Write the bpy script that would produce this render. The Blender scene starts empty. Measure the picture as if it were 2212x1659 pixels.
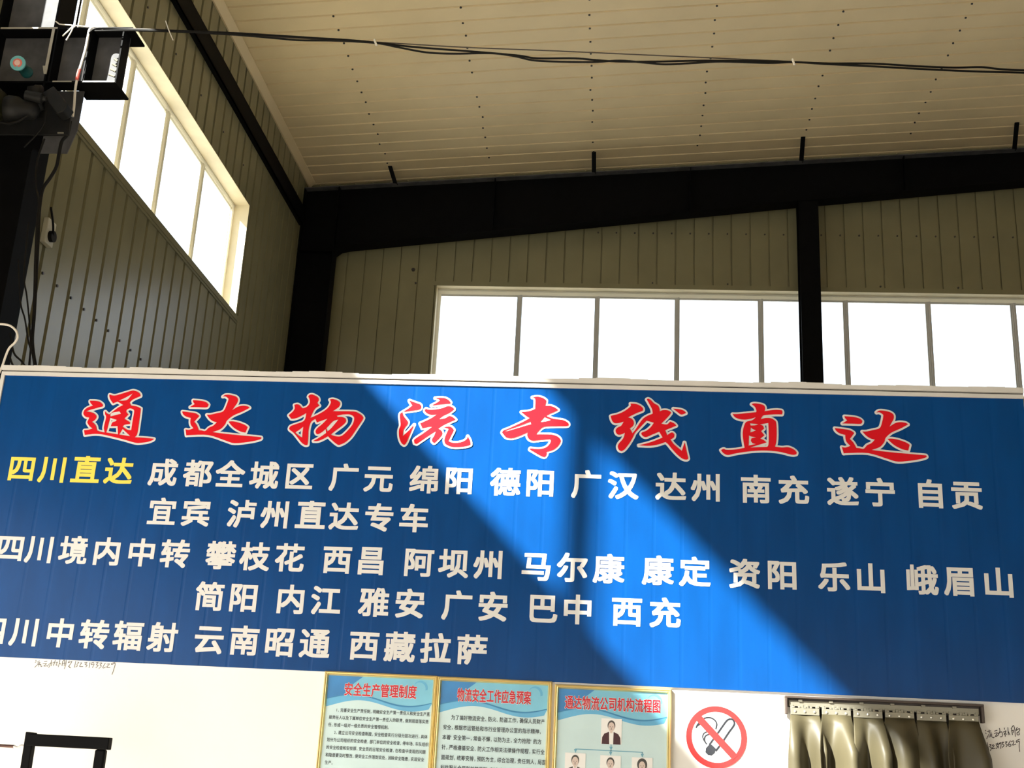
import bpy, math, random
from mathutils import Vector, Matrix
random.seed(7)
SC = bpy.context.scene
COL = SC.collection

# ------------------------------------------------------------------ camera
# the camera stands at the world origin at eye height, the floor lies 1.55 m below it
FPX, YAW, PIT, ROLL = 2590.47, -0.0943274, 0.3083162, 0.0517608
PX, PY = 1106.0, 829.5
FLOOR = -1.55
fw = Vector((math.sin(YAW)*math.cos(PIT), math.cos(YAW)*math.cos(PIT), math.sin(PIT)))
r0 = Vector((math.cos(YAW), -math.sin(YAW), 0.0))
u0 = r0.cross(fw)
RT = math.cos(ROLL)*r0 + math.sin(ROLL)*u0
UP = -math.sin(ROLL)*r0 + math.cos(ROLL)*u0
cd = bpy.data.cameras.new('camera')
cam = bpy.data.objects.new('camera', cd)
COL.objects.link(cam)
cam.matrix_world = Matrix(((RT.x, UP.x, -fw.x, 0), (RT.y, UP.y, -fw.y, 0), (RT.z, UP.z, -fw.z, 0), (0, 0, 0, 1)))
cd.sensor_fit = 'HORIZONTAL'
cd.sensor_width = 36.0
cd.lens = FPX/2212.0*36.0
cd.clip_end = 400
SC.camera = cam

# ------------------------------------------------------------------ light
SUN_DIR = Vector((1.0, 1.0, -1.03))
SUN_STRENGTH = 36.0
SKY_STRENGTH = 2.9
w = bpy.data.worlds.new('sky')
SC.world = w
w.use_nodes = True
wn = w.node_tree.nodes
wl = w.node_tree.links
wn.clear()
wo = wn.new('ShaderNodeOutputWorld')
wb = wn.new('ShaderNodeBackground')
wg = wn.new('ShaderNodeTexCoord')
ws = wn.new('ShaderNodeSeparateXYZ')
wr = wn.new('ShaderNodeValToRGB')
wr.color_ramp.elements[0].position = 0.48
wr.color_ramp.elements[0].color = (0.9, 0.92, 0.95, 1)
wr.color_ramp.elements[1].position = 0.95
wr.color_ramp.elements[1].color = (0.62, 0.78, 1.0, 1)
wm = wn.new('ShaderNodeMapRange')
wm.inputs['From Min'].default_value = -1
wm.inputs['From Max'].default_value = 1
wl.new(wg.outputs['Generated'], ws.inputs[0])
wl.new(ws.outputs['Z'], wm.inputs['Value'])
wl.new(wm.outputs[0], wr.inputs[0])
wl.new(wr.outputs[0], wb.inputs['Color'])
wb.inputs['Strength'].default_value = SKY_STRENGTH
wl.new(wb.outputs[0], wo.inputs[0])
sd = bpy.data.lights.new('sun', 'SUN')
sd.energy = SUN_STRENGTH
sd.angle = math.radians(0.8)
sd.color = (1.0, 0.955, 0.88)
so = bpy.data.objects.new('sun', sd)
COL.objects.link(so)
so.rotation_euler = SUN_DIR.to_track_quat('-Z', 'Y').to_euler()


def portal(name, loc, rot, sx, sy):
    l = bpy.data.lights.new(name, 'AREA')
    l.shape = 'RECTANGLE'
    l.size, l.size_y = sx, sy
    l.cycles.is_portal = True
    o = bpy.data.objects.new(name, l)
    COL.objects.link(o)
    o.location = loc
    o.rotation_euler = rot
    return o


SC.view_settings.view_transform = 'Standard'
SC.view_settings.look = 'None'
SC.view_settings.gamma = 1.0
SC.view_settings.use_curve_mapping = False
SC.view_settings.exposure = 0.0
SC.cycles.use_denoising = True
SC.cycles.max_bounces = 10
SC.cycles.diffuse_bounces = 7
SC.cycles.transparent_max_bounces = 12
SC.cycles.sample_clamp_indirect = 8.0


# ------------------------------------------------------------------ helpers
def ray(u, v):
    return RT*((u-PX)/FPX) - UP*((v-PY)/FPX) + fw


def onY(u, v, y):
    d = ray(u, v)
    return d*(y/d.y)


def onX(u, v, x):
    d = ray(u, v)
    return d*(x/d.x)


class MB:
    def __init__(self):
        self.v = []
        self.f = []

    def add(self, vs, fs):
        n = len(self.v)
        self.v += [tuple(p) for p in vs]
        self.f += [tuple(i+n for i in q) for q in fs]
        return self

    def box(self, x0, x1, y0, y1, z0, z1):
        vs = [(x, y, z) for x in (x0, x1) for y in (y0, y1) for z in (z0, z1)]
        return self.add(vs, [(0, 1, 3, 2), (4, 6, 7, 5), (0, 4, 5, 1), (2, 3, 7, 6), (0, 2, 6, 4), (1, 5, 7, 3)])

    def quad(self, a, b, c, d):
        return self.add([a, b, c, d], [(0, 1, 2, 3)])

    def prism(self, pts, off):
        off = Vector(off)
        n = len(pts)
        a = [Vector(p) for p in pts]
        vs = a + [p+off for p in a]
        fs = [tuple(range(n-1, -1, -1)), tuple(range(n, 2*n))]
        fs += [(i, (i+1) % n, n+(i+1) % n, n+i) for i in range(n)]
        return self.add(vs, fs)

    def tube(self, pts, r, n=8, caps=True):
        pts = [Vector(p) for p in pts]
        m = len(pts)
        vs, fs = [], []
        ref = None
        for i, p in enumerate(pts):
            t = (pts[min(i+1, m-1)] - pts[max(i-1, 0)]).normalized()
            if ref is None:
                ref = Vector((0, 0, 1)) if abs(t.z) < .9 else Vector((1, 0, 0))
            a = (ref - t*ref.dot(t)).normalized()
            b = t.cross(a)
            ref = a
            rr = r[i] if isinstance(r, (list, tuple)) else r
            vs += [p + (a*math.cos(2*math.pi*k/n) + b*math.sin(2*math.pi*k/n))*rr for k in range(n)]
        for i in range(m-1):
            for k in range(n):
                fs.append((i*n+k, i*n+(k+1) % n, (i+1)*n+(k+1) % n, (i+1)*n+k))
        if caps:
            fs.append(tuple(range(n-1, -1, -1)))
            fs.append(tuple(range((m-1)*n, m*n)))
        return self.add(vs, fs)

    def cyl(self, a, b, r, n=20, r2=None):
        return self.tube([a, b], [r, r if r2 is None else r2], n)

    def lathe(self, a, axis, prof, n=28):
        # prof: list of (distance along axis, radius)
        a = Vector(a)
        ax = Vector(axis).normalized()
        return self.tube([a+ax*d for d, r in prof], [max(r, 1e-4) for d, r in prof], n)

    def build(self, name, mat, parent=None, smooth=False, bevel=0.0, kind=None, label=None):
        root = parent
        L = Vector((0, 0, 0))
        if parent is not None:
            while root.parent is not None:
                root = root.parent
            L = Vector(root.get('_loc', (0, 0, 0)))
        me = bpy.data.meshes.new(name)
        me.from_pydata([(x-L.x, y-L.y, z-L.z) for x, y, z in self.v], [], self.f)
        me.materials.append(mat)
        if smooth:
            me.polygons.foreach_set('use_smooth', [True]*len(me.polygons))
        me.update()
        o = bpy.data.objects.new(name, me)
        COL.objects.link(o)
        if parent is not None:
            o.parent = parent
        if bevel:
            b = o.modifiers.new('bevel', 'BEVEL')
            b.width = bevel
            b.segments = 2
            b.limit_method = 'ANGLE'
        if smooth:
            try:
                e = o.modifiers.new('split', 'EDGE_SPLIT')
                e.split_angle = math.radians(40)
            except Exception:
                pass
        if kind:
            o['kind'] = kind
        if label:
            o['label'] = label
        return o


def thing(name, label, cat, loc, group=None):
    o = bpy.data.objects.new(name, None)
    COL.objects.link(o)
    o.location = loc
    o['_loc'] = tuple(loc)
    o.empty_display_size = 0.1
    o['label'] = label
    o['category'] = cat
    if group:
        o['group'] = group
    return o


def tag(o, label, cat, group=None, kind=None):
    o['label'] = label
    o['category'] = cat
    if group:
        o['group'] = group
    if kind:
        o['kind'] = kind
    return o


def struct(mb, name, mat, label, cat):
    return tag(mb.build(name, mat), label, cat, kind='structure')


# ------------------------------------------------------------------ materials
def mat(name, col, rough=0.6, metal=0.0, spec=0.5, noise=0.0, nscale=6.0, bump=0.0, bscale=60.0, stretch=(1, 1, 1), coat=0.0, coat_rough=0.3, trans=0.0):
    m = bpy.data.materials.new(name)
    m.use_nodes = True
    nt = m.node_tree
    b = nt.nodes['Principled BSDF']
    b.inputs['Base Color'].default_value = (*col, 1)
    b.inputs['Roughness'].default_value = rough
    b.inputs['Metallic'].default_value = metal
    b.inputs['Specular IOR Level'].default_value = spec
    b.inputs['Coat Weight'].default_value = coat
    b.inputs['Coat Roughness'].default_value = coat_rough
    if noise or bump:
        tc = nt.nodes.new('ShaderNodeTexCoord')
        mp = nt.nodes.new('ShaderNodeMapping')
        mp.inputs['Scale'].default_value = stretch
        nt.links.new(tc.outputs['Object'], mp.inputs[0])
    if noise:
        n = nt.nodes.new('ShaderNodeTexNoise')
        n.inputs['Scale'].default_value = nscale
        n.inputs['Detail'].default_value = 5
        nt.links.new(mp.outputs[0], n.inputs['Vector'])
        r = nt.nodes.new('ShaderNodeValToRGB')
        r.color_ramp.elements[0].position = .3
        r.color_ramp.elements[1].position = .7
        r.color_ramp.elements[0].color = (*[c*(1-noise) for c in col], 1)
        r.color_ramp.elements[1].color = (*[min(1, c*(1+noise)) for c in col], 1)
        nt.links.new(n.outputs[0], r.inputs[0])
        nt.links.new(r.outputs[0], b.inputs['Base Color'])
    if bump:
        n2 = nt.nodes.new('ShaderNodeTexNoise')
        n2.inputs['Scale'].default_value = bscale
        nt.links.new(mp.outputs[0], n2.inputs['Vector'])
        bp = nt.nodes.new('ShaderNodeBump')
        bp.inputs['Strength'].default_value = bump
        bp.inputs['Distance'].default_value = .01
        nt.links.new(n2.outputs[0], bp.inputs['Height'])
        nt.links.new(bp.outputs[0], b.inputs['Normal'])
    if trans:
        t = nt.nodes.new('ShaderNodeBsdfTranslucent')
        t.inputs['Color'].default_value = (*col, 1)
        mx = nt.nodes.new('ShaderNodeMixShader')
        mx.inputs[0].default_value = trans
        nt.links.new(b.outputs[0], mx.inputs[1])
        nt.links.new(t.outputs[0], mx.inputs[2])
        nt.links.new(mx.outputs[0], nt.nodes['Material Output'].inputs[0])
    return m


def glass_mat():
    m = bpy.data.materials.new('window_glass')
    m.use_nodes = True
    nt = m.node_tree
    nt.nodes.remove(nt.nodes['Principled BSDF'])
    t = nt.nodes.new('ShaderNodeBsdfTransparent')
    t.inputs[0].default_value = (.93, .95, .95, 1)
    g = nt.nodes.new('ShaderNodeBsdfGlossy')
    g.inputs['Roughness'].default_value = .05
    mx = nt.nodes.new('ShaderNodeMixShader')
    mx.inputs[0].default_value = .04
    nt.links.new(t.outputs[0], mx.inputs[1])
    nt.links.new(g.outputs[0], mx.inputs[2])
    nt.links.new(mx.outputs[0], nt.nodes['Material Output'].inputs[0])
    return m


M = dict(
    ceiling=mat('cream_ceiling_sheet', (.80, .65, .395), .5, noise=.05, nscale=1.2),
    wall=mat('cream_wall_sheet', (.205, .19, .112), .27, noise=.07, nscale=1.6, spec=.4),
    flash=mat('cream_flashing', (.72, .64, .45), .5, noise=.05),
    upvc=mat('window_frame_cream', (.86, .83, .72), .4, trans=.3),
    upvc_grey=mat('window_frame_grey', (.50, .50, .48), .4),
    glass=glass_mat(),
    steel=mat('dark_painted_steel', (.003, .003, .0034), .6, noise=.3, nscale=9, spec=.06),
    steel_grey=mat('grey_primer_steel', (.075, .075, .08), .6, noise=.3, nscale=7, spec=.25),
    lit_edge=mat('painted_edge_sunlight', (.36, .34, .28), .5, noise=.15, nscale=12),  # pale colour standing in for sunlight on the near steel edges
    office=mat('white_sandwich_panel', (.80, .78, .74), .45, noise=.02, nscale=3),
    white_trim=mat('white_trim', (.55, .535, .515), .45, noise=.04, nscale=5),
    seam=mat('dark_seam', (.05, .04, .035), .8),
    floor=mat('concrete_floor', (.64, .575, .475), .75, noise=.15, nscale=2.0),
    joint=mat('painted_joint_shade', (.12, .085, .045), .7),  # brown used to paint shade into the ceiling grooves
    floor_dark=mat('bounce_cut_floor', (.10, .085, .07), .8, noise=.2, nscale=2.0),  # unseen floor darkened so less light bounces up to the far ceiling
    ground=mat('concrete_yard', (.40, .37, .32), .85, noise=.12, nscale=.6),
    blue=mat('blue_vinyl', (.0010, .044, .182), .24, noise=.10, nscale=3.0, stretch=(3, 1, .7), spec=.27),
    red=mat('red_vinyl', (.56, .006, .014), .4, spec=.15),
    white=mat('white_vinyl', (.60, .60, .595), .45),
    yellow=mat('yellow_vinyl', (.72, .58, .075), .45),
    gold=mat('gold_frame', (.80, .64, .29), .3, metal=.65, noise=.08),
    gold_dark=mat('gold_frame_groove', (.22, .13, .03), .4, metal=.5),
    sheet=mat('poster_pale_sheet', (.52, .68, .70), .35, noise=.05, nscale=5),
    p_blue=mat('poster_deep_blue', (.035, .20, .48), .35, noise=.2, nscale=4),
    p_teal=mat('poster_teal', (.17, .46, .62), .35, noise=.12, nscale=4),
    p_line=mat('poster_line_blue', (.03, .20, .40), .35),
    p_mid=mat('poster_mid_blue', (.11, .38, .62), .35, noise=.15, nscale=5),
    p_swirl=mat('poster_swirl', (.10, .36, .58), .35),
    ink=mat('black_print', (.012, .014, .02), .5),
    head_red=mat('heading_red', (.50, .004, .02), .4),
    red_text=mat('pink_red_print', (.62, .08, .12), .5),
    paper=mat('white_paper', (.80, .79, .77), .5),
    skin=mat('printed_skin', (.62, .50, .44), .5),
    hair=mat('printed_hair', (.06, .055, .05), .5),
    jacket=mat('printed_jacket', (.05, .01, .015), .5),
    arrow=mat('printed_arrow', (.14, .36, .48), .5),
    sign_red=mat('prohibition_red', (.72, .02, .02), .4),
    curtain=mat('olive_curtain', (.070, .060, .034), .46, spec=.25, noise=.15, nscale=8, stretch=(1, 1, .2), trans=.06),
    plate=mat('galvanised_plate', (.24, .225, .175), .45, metal=.5, noise=.1),
    rivet=mat('rivet_steel', (.6, .58, .52), .3, metal=.8),
    rail=mat('dark_rail', (.05, .035, .028), .5),
    pencil=mat('pencil_graphite', (.16, .15, .15), .7),
    marker=mat('black_marker', (.03, .02, .02), .6),
    cable=mat('black_cable', (.006, .0055, .005), .6, spec=.15),
    cable_brown=mat('brown_wire', (.045, .03, .02), .5),
    cable_white=mat('white_cable', (.72, .68, .62), .45),
    tie=mat('white_tie', (.7, .66, .58), .5),
    red_tape=mat('red_tape', (.62, .10, .08), .5),
    motor=mat('dark_machine', (.007, .007, .007), .55, noise=.4, nscale=14, spec=.25),
    motor_olive=mat('olive_machine', (.016, .016, .005), .55, spec=.25),
    teal=mat('teal_paint', (.01, .075, .075), .45),
    teal_pale=mat('teal_rim', (.14, .42, .45), .45),
    cap_red=mat('red_cap', (.62, .16, .13), .45),
    cap_pale=mat('pale_cap', (.70, .48, .42), .5),
    box=mat('pale_plastic', (.48, .46, .36), .5),
    rust=mat('brown_rust_bar', (.07, .03, .022), .7, noise=.3, nscale=20),
    screw=mat('screw_head', (.03, .025, .02), .5),
)


# faint upright joints of the panels telegraph through the sign's vinyl
_nt = M['blue'].node_tree
_tc = _nt.nodes.new('ShaderNodeTexCoord')
_wv = _nt.nodes.new('ShaderNodeTexWave')
_wv.bands_direction = 'X'
_wv.inputs['Scale'].default_value = 2.24
_rp = _nt.nodes.new('ShaderNodeValToRGB')
_rp.color_ramp.elements[0].position = .0
_rp.color_ramp.elements[1].position = .05
_bp = _nt.nodes.new('ShaderNodeBump')
_bp.inputs['Strength'].default_value = .25
_bp.inputs['Distance'].default_value = .002
_nt.links.new(_tc.outputs['Object'], _wv.inputs['Vector'])
_nt.links.new(_wv.outputs['Fac'], _rp.inputs[0])
_nt.links.new(_rp.outputs[0], _bp.inputs['Height'])
_nt.links.new(_bp.outputs[0], _nt.nodes['Principled BSDF'].inputs['Normal'])

# ------------------------------------------------------------------ room shell
XL, YB, XR, YF_ = -5.0, 17.0, 25.4, -5.5       # left wall, far wall, right wall, wall behind the camera
KC, ZC = 0.069947, 9.044                        # ceiling slope and height over x = 0
XRIDGE = 10.2


def zc(x):
    return ZC + KC*(x if x < XRIDGE else 2*XRIDGE-x)


def ribbed(s0, s1, rib0, pitch, gw, gd, holes, z0, z1, topf=None):
    """profile strip: list of quads (s, depth, z) for a wall with narrow sunk joints and rectangular holes"""
    cuts = [(s0, 0.0), (s1, 0.0)]
    k = math.ceil((s0-rib0)/pitch)
    while rib0+k*pitch < s1:
        c = rib0+k*pitch
        if s0+gw < c < s1-gw:
            cuts += [(c-gw/2, 0.0), (c-gw/2+.004, -gd), (c+gw/2-.004, -gd), (c+gw/2, 0.0)]
        k += 1
    for h in holes:
        cuts += [(h[0], None), (h[1], None)]
    cuts.sort(key=lambda t: t[0])
    out = []
    last = 0.0
    pts = []
    for s, d in cuts:
        if d is None:
            d = last
        pts.append((s, d))
        last = d
    quads = []
    for (a, da), (b, db) in zip(pts, pts[1:]):
        if b-a < 1e-6:
            continue
        mid = (a+b)/2
        zs = [(z0, None)]
        spans = sorted([(h[2], h[3]) for h in holes if h[0] < mid < h[1]])
        lo = z0
        iv = []
        for h0, h1 in spans:
            if h0 > lo:
                iv.append((lo, h0, False))
            lo = h1
        iv.append((lo, z1, True))
        for q0, q1, top in iv:
            ta = topf(a) if (top and topf) else q1
            tb = topf(b) if (top and topf) else q1
            quads.append(((a, da, q0), (b, db, q0), (b, db, tb), (a, da, ta)))
    return quads


# openings: window strip of the far bays, window of the near bay, sliding door opening
W1 = (8.03, 14.225, 5.42, 6.97)
W3 = (-0.95, 7.42, 5.68, 6.97)  # stops short: the unseen pier after it is added to shade the column web
D1 = (-4.6, 4.7, FLOOR, 1.75)
WF = (-2.846, 9.4, 5.42, 7.0)

mb = MB()
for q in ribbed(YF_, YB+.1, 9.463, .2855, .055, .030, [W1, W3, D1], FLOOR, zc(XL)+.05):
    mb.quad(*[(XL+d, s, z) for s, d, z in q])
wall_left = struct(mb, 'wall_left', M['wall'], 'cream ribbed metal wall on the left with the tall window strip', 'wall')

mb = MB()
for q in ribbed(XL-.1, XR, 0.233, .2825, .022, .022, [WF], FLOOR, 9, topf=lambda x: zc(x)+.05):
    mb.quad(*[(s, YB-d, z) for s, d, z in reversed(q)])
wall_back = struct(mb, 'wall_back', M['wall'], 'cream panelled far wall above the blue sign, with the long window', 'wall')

mb = MB()
D2 = (7.5, 13.5, FLOOR, 3.6)
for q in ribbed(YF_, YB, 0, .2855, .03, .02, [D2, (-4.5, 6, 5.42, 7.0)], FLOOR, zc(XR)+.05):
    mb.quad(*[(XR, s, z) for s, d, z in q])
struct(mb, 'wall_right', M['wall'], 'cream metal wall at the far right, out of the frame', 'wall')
mb = MB()
FILL_GAP = (-4.6, 9.0, FLOOR, .3)  # invented low gap: fill light for the sign without a reflection in it
for q in ribbed(XL-.1, XR, 0, .2825, .03, .02, [FILL_GAP], FLOOR, 9, topf=lambda x: zc(x)+.05):
    mb.quad(*[(s, YF_, z) for s, d, z in q])
struct(mb, 'wall_front', M['wall'], 'cream metal wall behind the camera with an added low opening for fill light', 'wall')

# ceiling sheets with joints running up the slope
mb = MB()
ys = []
k = -90
pitch, gw, gd = .2905, .034, .022
while True:
    c = 13.157 + k*pitch
    if c > YB:
        break
    if c > YF_:
        ys += [(c-gw/2, 0), (c-gw/2+.006, gd), (c+gw/2-.006, gd), (c+gw/2, 0)]
    k += 1
ys = [(YF_, 0)] + ys + [(YB+.1, 0)]
for (a, da), (b, db) in zip(ys, ys[1:]):
    for xa, xb in ((XL-.1, XRIDGE), (XRIDGE, XR+.1)):
        mb.quad((xa, a, zc(xa)+da), (xb, a, zc(xb)+da), (xb, b, zc(xb)+db), (xa, b, zc(xa)+db))
seam = MB()  # dark strips laid in the grooves to paint their shaded sides
for k in range(-90, 20):
    c = 13.157 + k*pitch
    if YF_ < c < YB-.05:
        seam.quad((XL, c-.010, zc(XL)+gd-.002), (XRIDGE, c-.010, zc(XRIDGE)+gd-.002), (XRIDGE, c+.010, zc(XRIDGE)+gd-.002), (XL, c+.010, zc(XL)+gd-.002))
ceiling = struct(mb, 'ceiling', M['ceiling'], 'cream ribbed sheet ceiling sloping up to the right', 'ceiling')
mb = MB()
for i in range(7):
    x = -3.66 + 1.583*i
    for k in range(-14, 14):
        y = 13.157 + k*pitch + random.uniform(-.02, .02)
        if y > 16.4 or random.random() < .06:
            continue
        xx = x + random.uniform(-.015, .015)
        mb.cyl((xx, y+.03, zc(xx)+.004), (xx, y+.03, zc(xx)-.010), .014, 8)
mb.build('screws', M['screw'], ceiling, kind='stuff')
seam.build('joint_shade_strips', M['joint'], ceiling, kind='stuff')

mb = MB()
mb.box(XL-.1, XR+.1, YF_-.1, 9.7, FLOOR-.12, FLOOR)
struct(mb, 'floor', M['floor'], 'pale concrete floor of the hall in front of the office', 'floor')
mb = MB()
mb.box(XL-.1, XR+.1, 9.7, YB+.1, FLOOR-.12, FLOOR)
struct(mb, 'floor_back', M['floor_dark'], 'unseen hall floor behind the office, darkened to limit bounced light', 'floor')
mb = MB()
mb.box(-80, 90, -80, 90, FLOOR-.5, FLOOR-.14)
struct(mb, 'ground', M['ground'], 'concrete yard outside the hall', 'ground')

# flashing strip where the left wall meets the ceiling
mb = MB()
mb.prism([(XL, -3, 8.60), (XL+.02, -3, 8.60), (XL+.09, -3, zc(XL+.09)-.012), (XL+.09, -3, zc(XL+.09)+.01), (XL, -3, zc(XL))], (0, 19.9, 0))
tag(mb.build('trim_1', M['ceiling']), 'folded strip closing the joint of left wall and ceiling', 'trim', kind='structure')

# screw rows on the walls
mb = MB()
for k in range(-3, 18):
    y = 9.463 + .2855*k + .05
    mb.cyl((XL-.002, y, 3.86), (XL+.012, y, 3.86), .014, 8)
    if k % 3 == 0:
        mb.cyl((XL-.002, y, 7.35), (XL+.010, y, 7.35), .012, 8)
mb.build('screws', M['screw'], wall_left, kind='stuff')
mb = MB()
for k in range(-2, 22):
    x = 0.233 + .2825*k - .06
    mb.cyl((x, YB+.002, 7.93), (x, YB-.012, 7.93), .013, 8)
    if k % 4 == 1:
        mb.cyl((x, YB+.002, 7.10), (x, YB-.012, 7.10), .013, 8)
p = onY(893, 583, YB)
mb.cyl((p.x, YB+.002, p.z), (p.x, YB-.02, p.z), .028, 10)
p = onY(898, 612, YB)
mb.cyl((p.x, YB+.002, p.z), (p.x, YB-.02, p.z), .015, 10)
mb.build('screws', M['screw'], wall_back, kind='stuff')


# ------------------------------------------------------------------ windows
def window_left(name, W, mulls, label, T=.20, trim=True):
    y0, y1, z0, z1 = W
    xo = XL-T
    root = thing(name, label, 'window', (XL, (y0+y1)/2, z0))
    root['kind'] = 'structure'
    r = MB()                                           # folded lining of the opening
    t = .006
    r.box(xo-.06, XL+.004, y0, y1, z1, z1+t)
    r.box(xo-.06, XL+.004, y0, y1, z0-t, z0)
    r.box(xo-.06, XL+.004, y0-t, y0, z0-t, z1+t)
    r.box(xo-.06, XL+.004, y1, y1+t, z0-t, z1+t)
    r.build('reveal', M['flash'], root)
    if trim:
        s = MB()
        s.box(XL, XL+.022, y0-.05, y1+.05, z0-.085, z0-.012)
        s.box(XL, XL+.012, y0-.05, y1+.05, z0-.115, z0-.085)
        s.build('sill_trim', M['wall'], root)
    f = MB()
    fz = .055
    f.box(xo-.05, xo, y0, y1, z1-fz, z1)
    f.box(xo-.05, xo, y0, y1, z0, z0+.05)
    f.box(xo-.05, xo, y0, y0+fz, z0+.05, z1-fz)
    f.box(xo-.05, xo, y1-fz, y1, z0+.05, z1-fz)
    f.box(xo-.035, xo+.012, y0, y1, z1-.02, z1)
    f.build('frame', M['upvc'], root, bevel=.004)
    ed = [y0+fz] + [m for m, _ in mulls] + [y1-fz]
    for m, wd in mulls:
        a = MB()
        a.box(xo-.05, xo, m-wd/2, m+wd/2, z0+.05, z1-fz)
        a.box(xo-.03, xo+.014, m-wd*.12, m+wd*.32, z0+.05, z1-fz)
        a.build('mullion', M['upvc'], root, bevel=.003)
    for a, b in zip(ed, ed[1:]):
        s = MB()
        g = .03
        s.box(xo-.034, xo-.012, a, b, z1-fz-g, z1-fz)
        s.box(xo-.034, xo-.012, a, b, z0+.05, z0+.05+g)
        s.box(xo-.034, xo-.012, b-g-.03, b-.03, z0+.05+g, z1-fz-g)
        sash = s.build('sash', M['upvc'], root)
        q = MB()
        q.box(xo-.027, xo-.021, a, b, z0+.05, z1-fz)
        q.build('pane', M['glass'], sash)
    return root


window_left('window_1', W1, [(9.5, .12), (10.68, .13), (11.72, .13), (12.95, .13)],
            'tall bright strip of window high in the left wall')
window_left('window_3', W3, [(0.95, .13), (4.2, .08), (5.4, .08), (6.90, .20)], 'bright window of the near bay, out of the frame on the left', trim=False)  # its widest mullion is added to keep sun off the bracket


def window_far():
    x0, x1, z0, z1 = WF
    root = thing('window_2', 'long bright window in the far wall behind the dark post', 'window', ((x0+x1)/2, YB, z0))
    root['kind'] = 'structure'
    yo = YB+.14
    r = MB()
    r.box(x0, x1, YB-.004, yo+.06, z1, z1+.006)
    r.box(x0, x1, YB-.004, yo+.06, z0-.006, z0)
    r.box(x0-.006, x0, YB-.004, yo+.06, z0, z1)
    r.box(x1, x1+.006, YB-.004, yo+.06, z0, z1)
    r.build('reveal', M['flash'], root)
    t = MB()
    t.box(x0-.06, x1+.06, YB-.012, YB, z1+.006, z1+.075)
    t.box(x0-.02, x0-.006, YB-.018, YB, z0, z1+.006)
    t.build('trim_strip', M['wall'], root)
    f = MB()
    fz = .075
    f.box(x0, x1, yo, yo+.05, z1-fz, z1)
    f.box(x0, x1, yo-.015, yo+.03, z1-.022, z1)
    f.box(x0, x1, yo, yo+.05, z0, z0+.06)
    f.box(x0, x0+.05, yo, yo+.05, z0+.06, z1-fz)
    f.build('frame', M['upvc'], root, bevel=.004)
    ms = [-1.56, -.365, .85, 2.10, 3.36, 4.57, 5.80, 7.0, 8.2]
    for i, m in enumerate(ms):
        a = MB()
        wd = .055 if i % 3 else .06
        a.box(m-wd/2, m+wd/2, yo, yo+.05, z0+.06, z1-fz)
        a.box(m-wd*.1, m+wd*.45, yo-.014, yo+.02, z0+.06, z1-fz)
        a.build('mullion', M['upvc_grey'], root, bevel=.003)
    ed = [x0+.05] + ms + [x1-.05]
    for a, b in zip(ed, ed[1:]):
        s = MB()
        s.box(a, b, yo+.014, yo+.034, z1-fz-.025, z1-fz)
        s.box(b-.05, b-.025, yo+.014, yo+.034, z0+.06, z1-fz-.025)
        sash = s.build('sash', M['upvc_grey'], root)
        q = MB()
        q.box(a, b, yo+.021, yo+.027, z0+.06, z1-fz)
        q.build('pane', M['glass'], sash)


window_far()
portal('portal_window_1', (XL-.3, (W1[0]+W1[1])/2, 6.2), (0, math.radians(-90), 0), 1.5, W1[1]-W1[0])
portal('portal_window_3', (XL-.3, (W3[0]+W3[1])/2, 6.3), (0, math.radians(-90), 0), 1.3, W3[1]-W3[0])
portal('portal_window_2', ((WF[0]+WF[1])/2, YB+.3, 6.2), (math.radians(-90), 0, 0), WF[1]-WF[0], 1.5)
portal('portal_door_1', (XL-.05, (D1[0]+D1[1])/2, (D1[2]+D1[3])/2), (0, math.radians(-90), 0), D1[3]-D1[2], D1[1]-D1[0])
portal('portal_door_2', (XR+.05, (D2[0]+D2[1])/2, (D2[2]+D2[3])/2), (0, math.radians(90), 0), D2[3]-D2[2], D2[1]-D2[0])
portal('portal_fill_gap', ((FILL_GAP[0]+FILL_GAP[1])/2, YF_-.05, (FILL_GAP[2]+FILL_GAP[3])/2), (math.radians(90), 0, 0), FILL_GAP[1]-FILL_GAP[0], FILL_GAP[3]-FILL_GAP[2])

# ------------------------------------------------------------------ steel frame
YFR = 16.6                                              # near face of the end frame
FLW = .25


def column_parts(root, x0, x1, y, z1, m=None, lower=FLOOR):
    m = m or M['steel']
    w_ = MB()
    w_.box(x0+.014, x1-.014, y+FLW/2-.005, y+FLW/2+.005, lower+.02, z1)
    w_.build('web', M['steel_grey'] if m is None else m, root)
    a = MB()
    a.box(x1-.014, x1, y, y+FLW, lower+.02, z1)
    a.build('inner_flange', m, root)
    a = MB()
    a.box(x0, x0+.014, y, y+FLW, lower+.02, z1)
    a.build('outer_flange', m, root)
    b = MB()
    b.box(x0-.02, x1+.05, y-.05, y+FLW+.05, lower, lower+.02)
    b.build('base_plate', m, root)


c = thing('steel_column', 'black steel corner column between the left wall and the far wall', 'column', (-4.7, YFR+.125, FLOOR))
column_parts(c, -4.985, -4.43, YFR, 7.38)

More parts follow.
